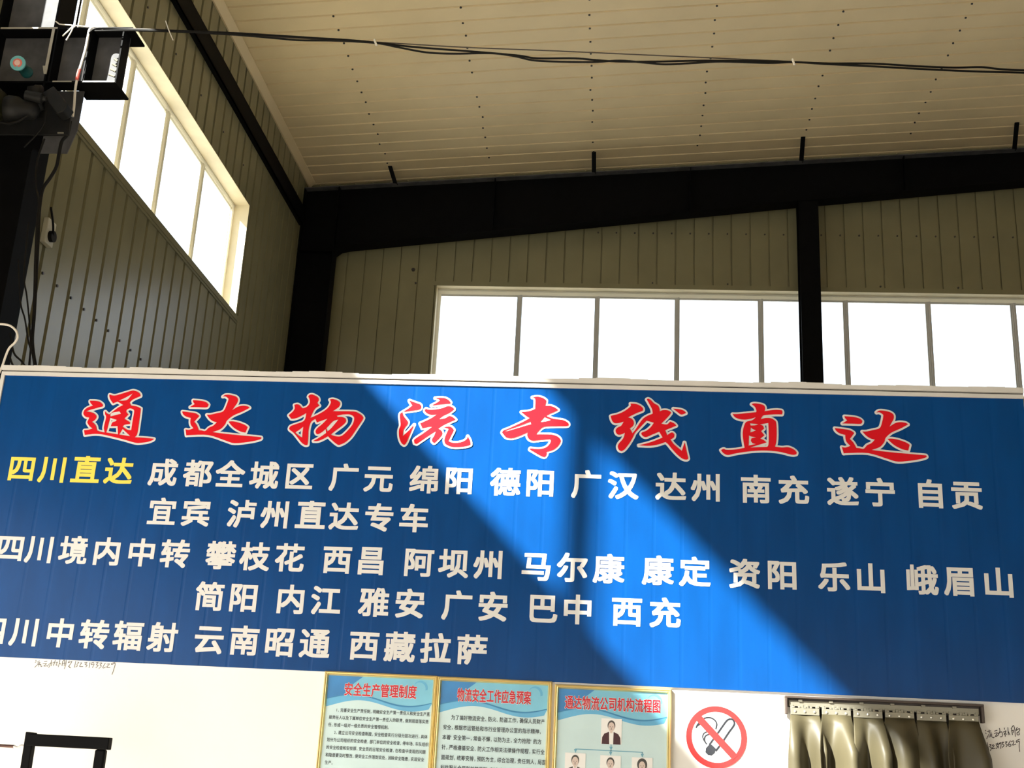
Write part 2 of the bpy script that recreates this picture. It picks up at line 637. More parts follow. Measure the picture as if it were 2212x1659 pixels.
c = thing('steel_rafter', 'deep black sloping roof beam along the far wall', 'beam', (0, YFR+.125, 7.5))
zt = lambda x: 8.794 + KC*x
bot = [(-4.43, 7.40), (-4.34, 7.475), (-4.2, 7.505), (2.6, 8.32), (5.92, 8.69), (10.2, 8.99)]
w_ = MB()
poly = [(x, YFR+.12, z) for x, z in bot] + [(10.2, YFR+.12, zt(10.2)), (-4.985, YFR+.12, zt(-4.985)), (-4.985, YFR+.12, 7.40)]
w_.prism(poly, (0, .01, 0))
w_.build('web', M['steel'], c)
t = MB()
t.prism([(-4.985, YFR, zt(-4.985)), (10.2, YFR, zt(10.2)), (10.2, YFR, zt(10.2)+.014), (-4.985, YFR, zt(-4.985)+.014)], (0, FLW, 0))
t.build('top_flange', M['steel_grey'], c)
t = MB()
for (xa, za), (xb, zb) in zip(bot, bot[1:]):
    t.prism([(xa, YFR, za-.014), (xb, YFR, zb-.014), (xb, YFR, zb), (xa, YFR, za)], (0, FLW, 0))
t.build('bottom_flange', M['steel'], c)
s = MB()
s.box(-4.444, -4.43, YFR, YFR+FLW, 7.40, zt(-4.43))
s.box(-4.985, -4.971, YFR, YFR+FLW, 7.40, zt(-4.985))
s.box(-4.985, -4.43, YFR, YFR+FLW, 7.386, 7.40)
s.build('haunch_plates', M['steel'], c)
for x in (-2.0, 1.0, 4.2):
    s = MB()
    zb = 8.32 + (x-2.6)*(.1195 if x < 2.6 else .111)
    s.box(x-.006, x+.006, YFR+.01, YFR+.12, zb, zt(x))
    s.build('stiffener', M['steel'], c)

c = thing('steel_post', 'black upright steel post in front of the far window', 'post', (2.75, YFR+.1, FLOOR))
p = MB()
p.box(2.607, 2.898, YFR, YFR+.012, FLOOR+.02, 8.30)
p.build('near_flange', M['steel'], c)
p = MB()
p.box(2.607, 2.898, YFR+.228, YFR+.24, FLOOR+.02, 8.30)
p.build('far_flange', M['steel'], c)
p = MB()
p.box(2.747, 2.757, YFR+.012, YFR+.228, FLOOR+.02, 8.30)
p.build('web', M['steel'], c)
p = MB()
p.box(2.56, 2.95, YFR-.04, YFR+.28, FLOOR, FLOOR+.02)
p.build('base_plate', M['steel'], c)

# braces from the roof beam up to the roof sheet
fb = [((853, 403), (842, 358)), ((1283, 372), (1283, 328)), ((1731, 347), (1735, 295)), ((2191, 316), (2197, 264))]
lab = ['leftmost of the four short black braces between roof beam and ceiling',
       'short black brace above the roof beam, second from the left, over the first panes',
       'short black brace on top of the roof beam just above the black post',
       'rightmost short black brace above the roof beam at the picture edge']
for (b, tpt), lb in zip(fb, lab):
    q0 = onY(*b, YFR)
    q0.z = zt(q0.x)
    d = ray(*tpt)
    tt = ZC/(d.z-KC*d.x)
    q1 = d*tt
    q1.x = q0.x + (q1.x-q0.x)
    g = MB()
    wv = Vector((.033, 0, 0))
    hv = Vector((0, .012, .0))
    g.prism([q0-wv, q0+wv, q1+wv, q1-wv], hv)
    g.prism([q0+wv-Vector((.012, 0, 0)), q0+wv, q1+wv, q1+wv-Vector((.012, 0, 0))], (0, .06, 0))
    tag(g.build('roof_brace', M['steel']), lb, 'brace', 'short braces over the roof beam')

g = MB()
g.box(-5.0, -4.93, -5.4, 16.58, 7.80, 7.815)
g.box(-4.945, -4.93, -5.4, 16.58, 7.80, 8.075)
g.box(-5.0, -4.93, -5.4, 16.58, 8.06, 8.075)
tag(g.build('eave_beam', M['steel']), 'long dark steel rail running along the left wall under the ceiling', 'beam')

# near column with its crane bracket
YC = 7.69
c = thing('steel_column', 'dark steel column at the left picture edge carrying a bracket', 'column', (-4.65, YC+.125, FLOOR))
c.name = 'steel_column'
w_ = MB()
w_.box(-4.876, -4.434, YC+.12, YC+.13, 4.80, 8.4)
w_.build('web', M['steel_grey'], c)
w_ = MB()
w_.box(-4.876, -4.434, YC+.12, YC+.13, FLOOR+.02, 4.80)
w_.build('lower_web', M['steel'], c)
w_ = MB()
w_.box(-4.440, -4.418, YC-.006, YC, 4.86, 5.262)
w_.prism([(-4.46, YC-.006, 4.93), (-4.44, YC-.006, 4.86), (-4.44, YC-.006, 4.93)], (0, .006, 0))  # small triangle of sunlight painted as a pale piece
w_.build('flange_sunlight', M['lit_edge'], c)  # pale strip painting the sun along the flange's near edge
a = MB()
a.box(-4.434, -4.42, YC, YC+FLW, FLOOR+.02, 8.4)
a.build('inner_flange', M['steel'], c)
a = MB()
a.box(-4.89, -4.876, YC, YC+FLW, FLOOR+.02, 8.4)
a.build('outer_flange', M['steel'], c)
b = MB()
b.box(-4.92, -4.36, YC-.05, YC+FLW+.05, FLOOR, FLOOR+.02)
b.build('base_plate', M['steel'], c)
k_ = MB()                                               # bracket web
zb1, zb0 = 5.262, 4.80
xe = -3.80
k_.box(-4.42, xe-.063, YC+.12, YC+.13, zb0, zb1)
br = k_.build('bracket', M['steel_grey'], c)
s = MB()
s.box(-4.876, xe, YC, YC+FLW, zb1, zb1+.014)
tf_ = s.build('top_flange', M['steel'], br)
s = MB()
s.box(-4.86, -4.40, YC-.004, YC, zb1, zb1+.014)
s.build('edge_sunlight', M['lit_edge'], c)  # sun on the top flange edge, put into the colour
s = MB()
s.box(-4.20, xe-.06, YC, YC+FLW, zb0-.014, zb0)
s.box(-4.876, -4.20, YC, YC+.115, zb0-.014, zb0)
s.build('bottom_flange', M['steel'], br)
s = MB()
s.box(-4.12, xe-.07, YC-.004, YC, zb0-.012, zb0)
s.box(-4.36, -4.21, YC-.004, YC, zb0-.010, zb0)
s.build('edge_sunlight', M['lit_edge'], br)  # painted sunlight along the bottom flange edges
for x in (-4.405, -4.13, xe-.075):
    s = MB()
    s.box(x, x+.012, YC+.004, YC+.12, zb0, zb1)
    s.build('stiffener', M['steel'], br)
for i in range(4):
    s = MB()
    z = zb0+.05+.045*i
    s.cyl((xe-.085, YC+.02, z), (xe-.135+.008*i, YC+.02, z+.02), .009, 8)
    s.build('bolt', M['plate'], br)
s = MB()
s.prism([(-4.42, YC+.12, zb0-.014), (-4.16, YC+.12, zb0-.014), (-4.16, YC+.12, 4.45), (-4.21, YC+.12, 4.25), (-4.42, YC+.12, 4.25)], (0, .01, 0))
s.build('gusset_plate', M['steel_grey'], br)
s = MB()
s.box(-4.876, -4.42, YC+.004, YC+.115, 5.255, 5.262)
s.build('web_stiffener', M['steel'], c)

# electric motor hung on the column under the bracket
YM = YC-.22
mc = onY(60, 235, YM)
mt = thing('electric_motor', 'dark electric motor with teal and red round end, under the bracket', 'motor', mc)
g = MB()
g.lathe(onY(-60, 225, YM-.05), (1, 0, .02), [(0, .02), (0, .10), (.02, .125), (.12, .13), (.20, .125), (.22, .10), (.24, .09), (.26, .02)], 28)
g.build('motor_body', M['motor_olive'], mt, smooth=True)
g = MB()
a0, a1 = onY(10, 235, YM-.02), onY(100, 240, YM+.05)
g.lathe(a0, a1-a0, [(0, .02), (0, .085), (.03, .10), (.10, .095), (.13, .075), (.20, .07), (.23, .05), (.25, .01)], 24)
g.lathe(onY(75, 185, YM+.02), (0.1, .5, -.8), [(0, .01), (0, .05), (.02, .06), (.10, .055), (.13, .04), (.18, .035), (.19, .005)], 20)
g.lathe(onY(55, 205, YM-.06), (.9, .2, -.1), [(0, .01), (0, .035), (.12, .04), (.13, .02), (.15, .018), (.16, .003)], 18)
g.build('gear_housing', M['motor'], mt, smooth=True)
g = MB()
q0 = onY(104, 192, YM)
ax = (onY(136, 240, YM)-q0)
n_ = ax.cross(Vector((0, 1, 0))).normalized()
hw = n_*.055
g.prism([q0-hw, q0+ax*.95-hw*.9, q0+ax, q0+ax*.9+hw*1.0, q0+hw*.8, q0-hw*.2], (0, .11, 0))
g.build('terminal_box', M['motor'], mt, bevel=.008)
g = MB()
m0 = onY(15, 290, YM+.1)
m1 = onY(150, 290, YM+.16)
g.prism([onY(-40, 250, YM+.15), onY(-40, 291, YM+.15), onY(148, 291, YM+.15), onY(153, 240, YM+.15), onY(110, 215, YM+.15)], (0, .02, 0))
g.build('mounting_plate', M['motor'], mt, bevel=.004)
g = MB()
g.prism([onY(124, 285, YM+.145), onY(137, 285, YM+.145), onY(137, 288.5, YM+.145), onY(124, 288.5, YM+.145)], (0, .006, 0))
g.build('name_plate', M['plate'], mt)
e0 = onY(38, 136, YM-.06)
e1 = onY(72, 178, YM+.10)
ex = (e1-e0).normalized()
ax2 = (ray(38, 136).normalized() + .34*RT - .34*UP).normalized()
g = MB()
g.lathe(e0+ax2*.012, ax2, [(0, .035), (0, .047), (.02, .047), (.03, .040), (.15, .040), (.16, .046), (.18, .046), (.20, .03)], 30)
cp = g.build('end_cylinder', M['teal'], mt, smooth=True)
g = MB()
g.lathe(e0, ax2, [(0, .030), (0, .056), (.012, .057), (.016, .053)], 32)
g.build('rim', M['teal_pale'], cp, smooth=True)
g = MB()
g.lathe(e0-ax2*.004, ax2, [(0, .002), (0, .034), (.008, .035)], 28)
g.build('red_disc', M['cap_red'], cp)
g = MB()
g.lathe(e0-ax2*.008, ax2, [(0, .002), (0, .021), (.006, .022)], 24)
g.build('centre_disc', M['cap_pale'], cp)
g = MB()
g.tube([onY(u, v, YM-.03) for u, v in ((100, 240), (98, 262), (88, 280), (70, 300), (52, 318))], .006, 6)
g.tube([onY(u, v, YM-.03) for u, v in ((60, 250), (40, 262), (20, 268), (-10, 262))], .010, 8)
g.build('lead_wire', M['cable'], mt, smooth=True)


# ------------------------------------------------------------------ cables
def smooth_path(pts, n=6):
    out = []
    P = [Vector(p) for p in pts]
    for i in range(len(P)-1):
        a = P[max(i-1, 0)]
        b, c_, d = P[i], P[i+1], P[min(i+2, len(P)-1)]
        for k in range(n):
            t_ = k/n
            out.append(0.5*((2*b) + (c_-a)*t_ + (2*a-5*b+4*c_-d)*t_*t_ + (3*b-a-3*c_+d)*t_**3))
    out.append(P[-1])
    return out


def cable(name, uv, y, r, m, label, cat='cable', group=None):
    pts = []
    for i, q in enumerate(uv):
        yy = y if not callable(y) else y(i/(len(uv)-1))
        pts.append(onY(q[0], q[1], yy))
    g_ = MB()
    g_.tube(smooth_path(pts), r, 7)
    return tag(g_.build(name, m, smooth=True), label, cat, group)


YW = YC-.05
cA = cable('overhead_cable', [(192, 72), (204, 63), (225, 61), (300, 64), (370, 66), (500, 71), (600, 77), (680, 82), (760, 87), (812, 92), (880, 100), (950, 106), (1030, 112), (1120, 120), (1160, 126), (1240, 126), (1290, 130), (1340, 133), (1420, 133), (1520, 131), (1640, 132), (1715, 134), (1790, 137), (1850, 137), (1900, 138), (1980, 143), (2060, 146), (2120, 145), (2170, 150), (2280, 153), (2800, 160), (3500, 150), (5200, 60)], YW, .0075, M['cable'],
           'black cable strung across under the ceiling, upper strand of the twisted pair')
cB = cable('overhead_cable', [(205, 67), (300, 66), (420, 70), (520, 76), (600, 83), (650, 87), (730, 88), (812, 93), (860, 102), (920, 113), (980, 116), (1060, 115), (1110, 121), (1150, 130), (1200, 133), (1280, 134), (1340, 131), (1400, 136), (1440, 139), (1500, 136), (1560, 133), (1660, 136), (1715, 134), (1780, 138), (1880, 143), (1990, 149), (2100, 154), (2212, 157), (2290, 160), (2800, 168), (3500, 158), (5200, 70)], YW-.03, .0075, M['cable'],
           'black cable strung across under the ceiling, lower strand of the twisted pair')
cC = cable('overhead_wire', [(200, 62), (350, 64), (600, 80), (812, 91), (1000, 102), (1200, 110), (1400, 119), (1560, 126), (1715, 133)], YW+.012, .0045, M['cable_brown'],
           'thin brown wire pulled straight above the twisted black cables', 'wire')
for (u, v, ln), lb in zip(((365, 66, 16), (811, 92, 5), (1714, 134, 5)), ('long white cable tie around the cables near the left wall', 'short white cable tie on the cables below the ceiling centre-left', 'short white cable tie on the cables at the right half')):
    g = MB()
    a, b = onY(u-ln*.45, v-ln*1.3, YW-.05), onY(u+ln*.55, v+ln*1.3, YW-.05)
    g.tube(smooth_path([a, onY(u, v, YW-.055), b]), .004 if ln > 6 else .008, 6)
    tag(g.build('cable_tie', M['tie'], smooth=True), lb, 'cable tie', 'white cable ties')

g = thing('drop_cable', 'white cable with red tape hanging from the bracket top', 'cable', onY(190, 80, YC-.02))
a = MB()
a.tube(smooth_path([onY(u, v, YC-.012) for u, v in ((222, 62), (205, 58), (194, 64), (190, 80), (185, 105), (178, 130), (172, 150), (168, 165), (163, 190), (160, 230), (157, 252))]), .010, 8)
a.build('cable_sheath', M['cable_white'], g, smooth=True)
a = MB()
a.tube([onY(u, v, YC-.015) for u, v in ((172, 150), (169, 160), (166, 173))], .0135, 8)
a.build('tape', M['red_tape'], g, smooth=True)
a = MB()
for pts in ([(120, 46), (128, 52), (135, 53), (160, 55), (190, 58)], [(158, 56), (148, 66), (135, 78)], [(160, 56), (152, 72), (143, 87)]):
    a.tube([onY(u, v, YC-.012) for u, v in pts], .0055, 6)
a.build('loose_strap', M['tie'], g, smooth=True)

# cables hanging down beside the column
vb = [([(152, 262), (146, 290), (134, 305), (128, 330), (122, 360), (108, 385), (94, 405), (88, 430), (84, 470), (82, 520), (78, 600), (74, 680), (70, 740), (78, 800)], .017, 'thick black cable bending down from the motor beside the column'),
      ([(96, 300), (80, 350), (78, 400), (84, 440), (80, 480), (76, 560), (74, 640), (70, 720), (66, 760), (62, 800)], .010, 'thin black cable hanging down close along the column, left of the thick one'),
      ([(62, 480), (52, 590), (58, 640), (64, 700), (66, 745), (64, 800)], .008, 'black cable slanting out from the column above the sign corner'),
      ([(40, 560), (44, 650), (54, 690), (62, 740), (72, 770), (76, 800)], .008, 'black cable crossing from the column foot towards the bundle'),
      ([(22, 720), (30, 762), (46, 780), (60, 798)], .009, 'short black cable above the top left corner of the sign'),
      ([(18, 760), (26, 785), (36, 800)], .009, 'shortest black cable end at the top left corner of the sign')]
for vi, (uv, r, lb) in enumerate(vb):
    cable('hanging_cable', uv, YC-.016 if vi == 0 else YC-.05-.045*vi, r*.75, M['cable'], lb, 'cable', 'black cables beside the column')
cable('white_cable', [(-20, 700), (0, 700), (20, 703), (34, 714), (38, 728), (32, 740), (20, 752), (12, 770), (6, 788), (-2, 806)], 6.6, .007, M['cable_white'],
      'white cable looping above the top left corner of the sign')

p = onX(98, 503, XL)
b = thing('switch_box', 'small pale switch box with a round black knob on the left wall', 'switch box', (XL, p.y, p.z))
g = MB()
g.box(XL, XL+.05, p.y-.075, p.y+.075, p.z-.115, p.z+.115)
g.build('housing', M['box'], b, bevel=.008)
g = MB()
g.cyl((XL+.05, p.y, p.z-.035), (XL+.085, p.y, p.z-.035), .05, 20)
g.build('knob', M['cable'], b)
g = MB()
g.tube(smooth_path([(XL+.075, p.y, p.z-.03), (XL+.12, p.y-.12, p.z+.03), (XL+.2, p.y-.35, p.z+.07)]), .01, 7)
g.build('lead_wire', M['cable'], b, smooth=True)

# ------------------------------------------------------------------ office box
YS = 6.0
OX0, OX1, OZ = -3.367, 2.04, 1.945
mb = MB()
mb.box(OX0, .85, YS, YS+.06, FLOOR, OZ)
mb.box(1.70, OX1, YS, YS+.06, FLOOR, OZ)
mb.box(.85, 1.70, YS, YS+.06, .335, OZ)
mb.box(OX0, OX0+.06, YS+.06, YS+3.6, FLOOR, OZ)
mb.box(OX1-.06, OX1, YS+.06, YS+3.6, FLOOR, OZ)
mb.box(OX0, OX1, YS+3.54, YS+3.6, FLOOR, OZ)
mb.box(OX0+.06, OX1-.06, YS+.06, YS+3.54, OZ-.06, OZ-.005)
office = struct(mb, 'wall_office', M['office'], 'white panel wall of the site office that carries the blue sign', 'wall')


# ------------------------------------------------------------------ lettering tools
_txt = bpy.data.curves.new('glyph_source', 'FONT')
_txt.resolution_u = 3
_to = bpy.data.objects.new('glyph_source', _txt)
COL.objects.link(_to)
_gc = {}


def glyph(ch):
    if ch not in _gc:
        _txt.body = ch
        dg = bpy.context.evaluated_depsgraph_get()
        dg.update()
        me = bpy.data.meshes.new_from_object(_to.evaluated_get(dg))
        _gc[ch] = ([(v.co.x, v.co.y) for v in me.vertices], [tuple(p.vertices) for p in me.polygons])
        bpy.data.meshes.remove(me)
    return _gc[ch]


def rects(*rs):
    vs, fs = [], []
    for x0, y0, x1, y1 in rs:
        n = len(vs)
        vs += [(x0, y0), (x1, y0), (x1, y1), (x0, y1)]
        fs.append((n, n+1, n+2, n+3))
    return vs, fs


# upright form of this character with a closed box on a base bar
_gc['直'] = rects((.07, .735, .93, .815), (.455, .815, .545, .865), (.20, .03, .28, .65), (.72, .03, .80, .65), (.28, .58, .72, .65),
                 (.28, .445, .72, .51), (.28, .305, .72, .37), (.28, .165, .72, .23), (.03, -.05, .97, .03), (.44, .65, .53, .735))


def put(mb, ch, cx, cz, w, h, y, bold=0.0, n=8, step=.00012):
    """glyph ch centred on (cx, cz); em box scaled to w x h; bold = stroke growth in em"""
    vs, fs = glyph(ch)
    offs = [(0, 0)]
    if bold:
        if n == 4:                                       # square growth keeps the stroke ends square
            offs += [(bold*a, bold*b) for a in (-1, -.5, 0, .5, 1) for b in (-1, -.5, 0, .5, 1) if max(abs(a), abs(b)) == 1]
        else:
            offs += [(bold*math.cos(2*math.pi*k/n), bold*math.sin(2*math.pi*k/n)) for k in range(n)]
    for i, (ox, oy) in enumerate(offs):
        mb.add([(cx+(x-.5+ox)*w, y-(step if n != 4 else .00007)*i, cz+(yy-.38+oy)*h) for x, yy in vs], fs)


def smooth_poly(pts, n=4, ang=52):
    """round gentle vertices of a traced outline and keep sharp corners"""
    P = [Vector((a, b)) for a, b in pts]
    m = len(P)
    corner = []
    for i in range(m):
        a = P[i]-P[i-1]
        b = P[(i+1) % m]-P[i]
        corner.append(a.length < 1e-9 or b.length < 1e-9 or math.degrees(a.angle(b)) > ang)
    out = []
    for i in range(m):
        p0, p1, p2, p3 = P[i-1], P[i], P[(i+1) % m], P[(i+2) % m]
        if corner[i]:
            p0 = p1
        if corner[(i+1) % m]:
            p3 = p2
        for k in range(n):
            t_ = k/n
            q = 0.5*((2*p1) + (p2-p0)*t_ + (2*p0-5*p1+4*p2-p3)*t_*t_ + (3*p1-p0-3*p2+p3)*t_**3)
            out.append((q.x, q.y))
    return out


def fill2d(loops):
    cu = bpy.data.curves.new('fill', 'CURVE')
    cu.dimensions = '2D'
    cu.fill_mode = 'BOTH'
    for lp in loops:
        s = cu.splines.new('POLY')
        s.points.add(len(lp)-1)
        for pt, (a, b) in zip(s.points, lp):
            pt.co = (a, b, 0, 1)
        s.use_cyclic_u = True
    o = bpy.data.objects.new('fill', cu)
    COL.objects.link(o)
    dg = bpy.context.evaluated_depsgraph_get()
    me = bpy.data.meshes.new_from_object(o.evaluated_get(dg))
    res = ([(v.co.x, v.co.y) for v in me.vertices], [tuple(p.vertices) for p in me.polygons])
    bpy.data.meshes.remove(me)
    bpy.data.objects.remove(o)
    bpy.data.curves.remove(cu)
    return res


# title characters traced as brush outlines: crop origin, scale, [ [outline, hole, hole ...], ... ]
T_TONG = (170, 840, 12.289, [
    [[(305,320),(450,325),(560,350),(640,415),(655,455),(640,475),(560,495),(440,530),(330,560),(200,607),(300,620),(400,650),(470,710),(480,770),(440,830),(360,885),(420,930),(470,1000),(490,1090),(540,1130),(700,1165),(850,1190),(1060,1225),(1380,1275),(1500,1290),(1750,1305),(2000,1330),(1980,1360),(1850,1410),(1650,1440),(1500,1435),(1200,1350),(900,1275),(650,1220),(450,1200),(300,1215),(170,1230),(150,1105),(260,1095),(375,1055),(300,1000),(245,920),(240,880),(290,770),(200,750),(140,690),(135,630),(170,560),(250,500),(385,450),(320,380)]],
    [[(825,155),(960,185),(1150,135),(1400,60),(1480,55),(1580,90),(1640,150),(1650,200),(1450,290),(1360,375),(1400,450),(1550,475),(1640,520),(1655,560),(1610,900),(1560,1210),(1490,1290),(1300,1265),(1000,1225),(700,1170),(680,1080),(680,1000),(735,760),(710,680),(705,600),(760,660),(820,690),(900,620),(1060,500),(1190,435),(1040,345),(920,395),(850,290),(822,210)],
     [(1070,320),(1250,240),(1440,130),(1370,220),(1290,300),(1180,320)],
     [(845,690),(900,640),(1090,605),(1130,665),(850,740)],
     [(840,775),(1020,830),(980,870),(900,900),(860,1000),(1040,995),(1050,1215),(740,1165),(800,950)],
     [(1175,1070),(1375,1262),(1085,1220)],
     [(1290,560),(1370,525),(1450,550),(1480,610),(1440,850),(1400,1100),(1300,1090),(1170,1010),(1230,960),(1370,940),(1370,890),(1220,800),(1330,690),(1270,620)]]])
T_DA = (390, 840, 12.289, [
    [[(335,305),(560,325),(690,365),(750,425),(730,475),(680,500),(500,495),(250,490),(385,410),(345,360)]],
    [[(50,605),(250,630),(400,655),(480,705),(500,735),(370,880),(440,970),(490,1105),(560,1110),(660,1125),(760,1035),(870,985),(970,895),(870,865),(780,800),(700,690),(800,690),(960,655),(1140,600),(1230,430),(1275,300),(1270,260),(1200,210),(1120,215),(1200,165),(1330,170),(1470,210),(1530,280),(1510,380),(1440,480),(1380,570),(1520,485),(1650,455),(1780,470),(1840,510),(1650,610),(1400,720),(1240,850),(1190,950),(1060,1080),(850,1155),(1200,1200),(1600,1240),(2000,1275),(2140,1290),(2150,1310),(2120,1345),(1900,1400),(1450,1450),(1200,1380),(750,1235),(250,1235),(160,1245),(140,1080),(230,1095),(350,1050),(280,960),(265,870),(275,780),(140,735),(70,670)]],
    [[(1280,875),(1400,870),(1560,905),(1720,970),(1790,1025),(1730,1170),(1600,1140),(1450,1060),(1350,970)]]])
T_WU = (610, 840, 12.289, [
    [[(690,215),(720,170),(790,155),(870,185),(950,240),(970,310),(930,380),(990,455),(900,510),(840,580),(790,680),(750,775),(920,700),(1100,600),(1220,500),(1280,400),(1290,340),(1260,290),(1340,275),(1450,310),(1520,360),(1535,420),(1490,500),(1340,600),(1880,605),(2020,650),(2120,720),(2155,780),(2120,850),(1980,1060),(1830,1280),(1680,1420),(1560,1480),(1490,1495),(1400,1440),(1300,1350),(1215,1265),(1080,1340),(950,1390),(820,1390),(1000,1290),(1165,1175),(1150,1075),(1050,1160),(950,1210),(900,1190),(885,1130),(930,1050),(1060,940),(1200,800),(1050,850),(920,900),(880,805),(780,870),(730,970),(700,1110),(690,1300),(675,1490),(620,1500),(520,1440),(400,1290),(300,1170),(200,1090),(190,1040),(230,990),(350,945),(580,850),(640,650),(440,760),(310,800),(240,800),(170,705),(280,610),(335,520),(320,430),(400,415),(470,450),(500,490),(545,520),(640,490),(710,420),(735,340),(715,255)],
     [(560,1010),(540,1150),(530,1295),(450,1255),(345,1165),(460,1090)],
     [(1490,822),(1350,870),(1168,1058),(1200,1135),(1300,1050)],
     [(1450,720),(1600,690),(1780,685),(1880,730),(1910,800),(1860,960),(1700,1150),(1560,1260),(1420,1265),(1290,1220),(1400,1130),(1600,980),(1690,880),(1680,800),(1600,755),(1470,750)]]])
T_LIU = (850, 845, 12.289, [
    [[(420,250),(600,315),(700,350),(735,400),(725,460),(660,500),(450,530),(270,560),(245,590),(270,660),(340,750),(385,820),(370,890),(300,980),(265,1050),(250,1195),(400,1060),(480,970),(555,890),(470,1080),(390,1270),(330,1400),(285,1435),(220,1390),(165,1270),(145,1130),(155,1010),(190,920),(185,800),(170,680),(185,600),(260,550),(400,465),(500,385),(450,310)]],
    [[(1100,190),(1250,180),(1380,195),(1470,245),(1520,310),(1500,340),(1350,350),(1000,390),(1130,325),(1235,255),(1190,215)]],
    [[(870,470),(930,495),(1080,495),(1300,455),(1430,405),(1520,410),(1600,460),(1605,500),(1480,590),(1330,660),(1210,750),(1370,725),(1480,665),(1580,695),(1655,765),(1500,830),(1330,910),(1190,1000),(1260,1040),(1300,1110),(1270,1200),(1130,1350),(1080,1385),(1030,1340),(1030,1270),(1080,1190),(1125,1070),(1000,1150),(850,1250),(620,1410),(560,1390),(545,1310),(590,1260),(800,1120),(1030,950),(920,960),(770,995),(710,860),(800,820),(990,730),(1150,625),(1020,635),(910,605),(840,545),(835,500)]],
    [[(1340,970),(1430,945),(1520,950),(1590,1010),(1600,1060),(1530,1200),(1465,1330),(1560,1370),(1700,1375),(1850,1340),(1950,1270),(1970,1200),(2030,1310),(2050,1400),(2030,1440),(1900,1475),(1700,1495),(1550,1485),(1430,1440),(1370,1390),(1355,1290),(1400,1150),(1455,1030),(1440,1000)]]])
T_ZHUAN = (1075, 845, 12.289, [
    [[(915,170),(1050,150),(1180,175),(1270,230),(1290,270),(1260,395),(1400,395),(1520,440),(1610,505),(1500,560),(1380,610),(1290,662),(1480,735),(1700,765),(1800,800),(1870,850),(1885,890),(1840,930),(1600,935),(1350,940),(1200,965),(1100,1050),(1015,1150),(1200,1150),(1420,1155),(1560,1190),(1650,1260),(1670,1340),(1620,1440),(1530,1530),(1430,1580),(1290,1620),(1300,1680),(1260,1745),(1200,1745),(1050,1670),(850,1550),(870,1520),(1080,1540),(1250,1510),(1350,1440),(1410,1340),(1390,1280),(1150,1300),(950,1320),(850,1290),(800,1230),(785,1170),(795,1100),(640,1170),(450,1240),(330,1255),(220,1225),(120,1110),(150,1050),(300,990),(650,830),(850,720),(740,650),(625,555),(780,545),(900,515),(995,475),(1000,240),(980,190)],
     [(870,815),(890,880),(205,1080),(250,1040),(600,920)],
     [(1240,690),(1420,768),(1300,805),(1125,828)]]])
T_XIAN = (1310, 855, 11.06, [
    [[(575,190),(700,200),(800,240),(870,300),(875,350),(840,375),(700,430),(515,520),(600,550),(650,620),(650,690),(610,750),(555,780),(590,840),(620,900),(700,800),(880,545),(1105,430),(1090,330),(1040,230),(960,90),(1000,75),(1060,110),(1130,180),(1230,240),(1265,310),(1270,380),(1340,350),(1450,350),(1530,390),(1540,420),(1470,510),(1310,670),(1440,690),(1520,620),(1620,665),(1670,720),(1400,830),(1450,945),(1540,885),(1590,890),(1625,930),(1610,1000),(1530,1050),(1600,1150),(1700,1240),(1800,1320),(1865,1110),(1890,1220),(1930,1400),(1955,1500),(1920,1530),(1820,1510),(1690,1410),(1560,1270),(1470,1160),(1410,1110),(1250,1165),(1050,1200),(760,1190),(1000,1130),(1200,1060),(1340,1000),(1260,865),(1100,930),(960,990),(880,975),(830,920),(850,880),(950,840),(1060,750),(1130,650),(960,600),(700,870),(640,980),(560,1120),(440,1280),(360,1330),(300,1300),(270,1220),(300,1140),(400,1020),(440,890),(350,930),(280,935),(230,890),(220,820),(270,760),(350,720),(410,625),(300,655),(200,660),(140,610),(105,510),(120,480),(280,440),(430,370),(540,290),(585,240)]],
    [[(1590,310),(1760,330),(1860,370),(1900,420),(1790,455),(1700,400)]]])
T_ZHI = (1540, 865, 11.06, [
    [[(920,95),(980,75),(1090,85),(1210,120),(1245,190),(1230,265),(1380,240),(1520,230),(1640,240),(1660,280),(1650,340),(1450,340),(1220,360),(1170,400),(1140,455),(1250,425),(1380,430),(1470,480),(1510,550),(1520,800),(1510,990),(1480,1110),(1650,1130),(1780,1120),(1880,1150),(1960,1200),(2000,1250),(1990,1290),(1920,1305),(1800,1285),(1600,1235),(1300,1205),(1000,1210),(700,1245),(500,1280),(350,1310),(250,1265),(190,1190),(260,1160),(320,1185),(550,1175),(755,1135),(730,1000),(710,850),(715,720),(750,590),(800,515),(930,480),(1020,410),(900,445),(770,465),(650,455),(530,410),(465,330),(600,330),(800,310),(1030,285),(1035,240),(1000,160)],
     [(885,555),(1085,575),(1000,600),(900,605)],
     [(905,650),(950,690),(1025,720),(950,750),(890,770)],
     [(860,840),(920,870),(1025,885),(920,910),(905,970),(950,1030),(1025,1045),(850,1085)],
     [(1120,580),(1320,545),(1330,800),(1325,1050),(1290,1115),(890,1130),(1050,1080),(1280,1010),(1210,950),(1130,920),(1230,840),(1150,740),(1220,680),(1190,610)]]])

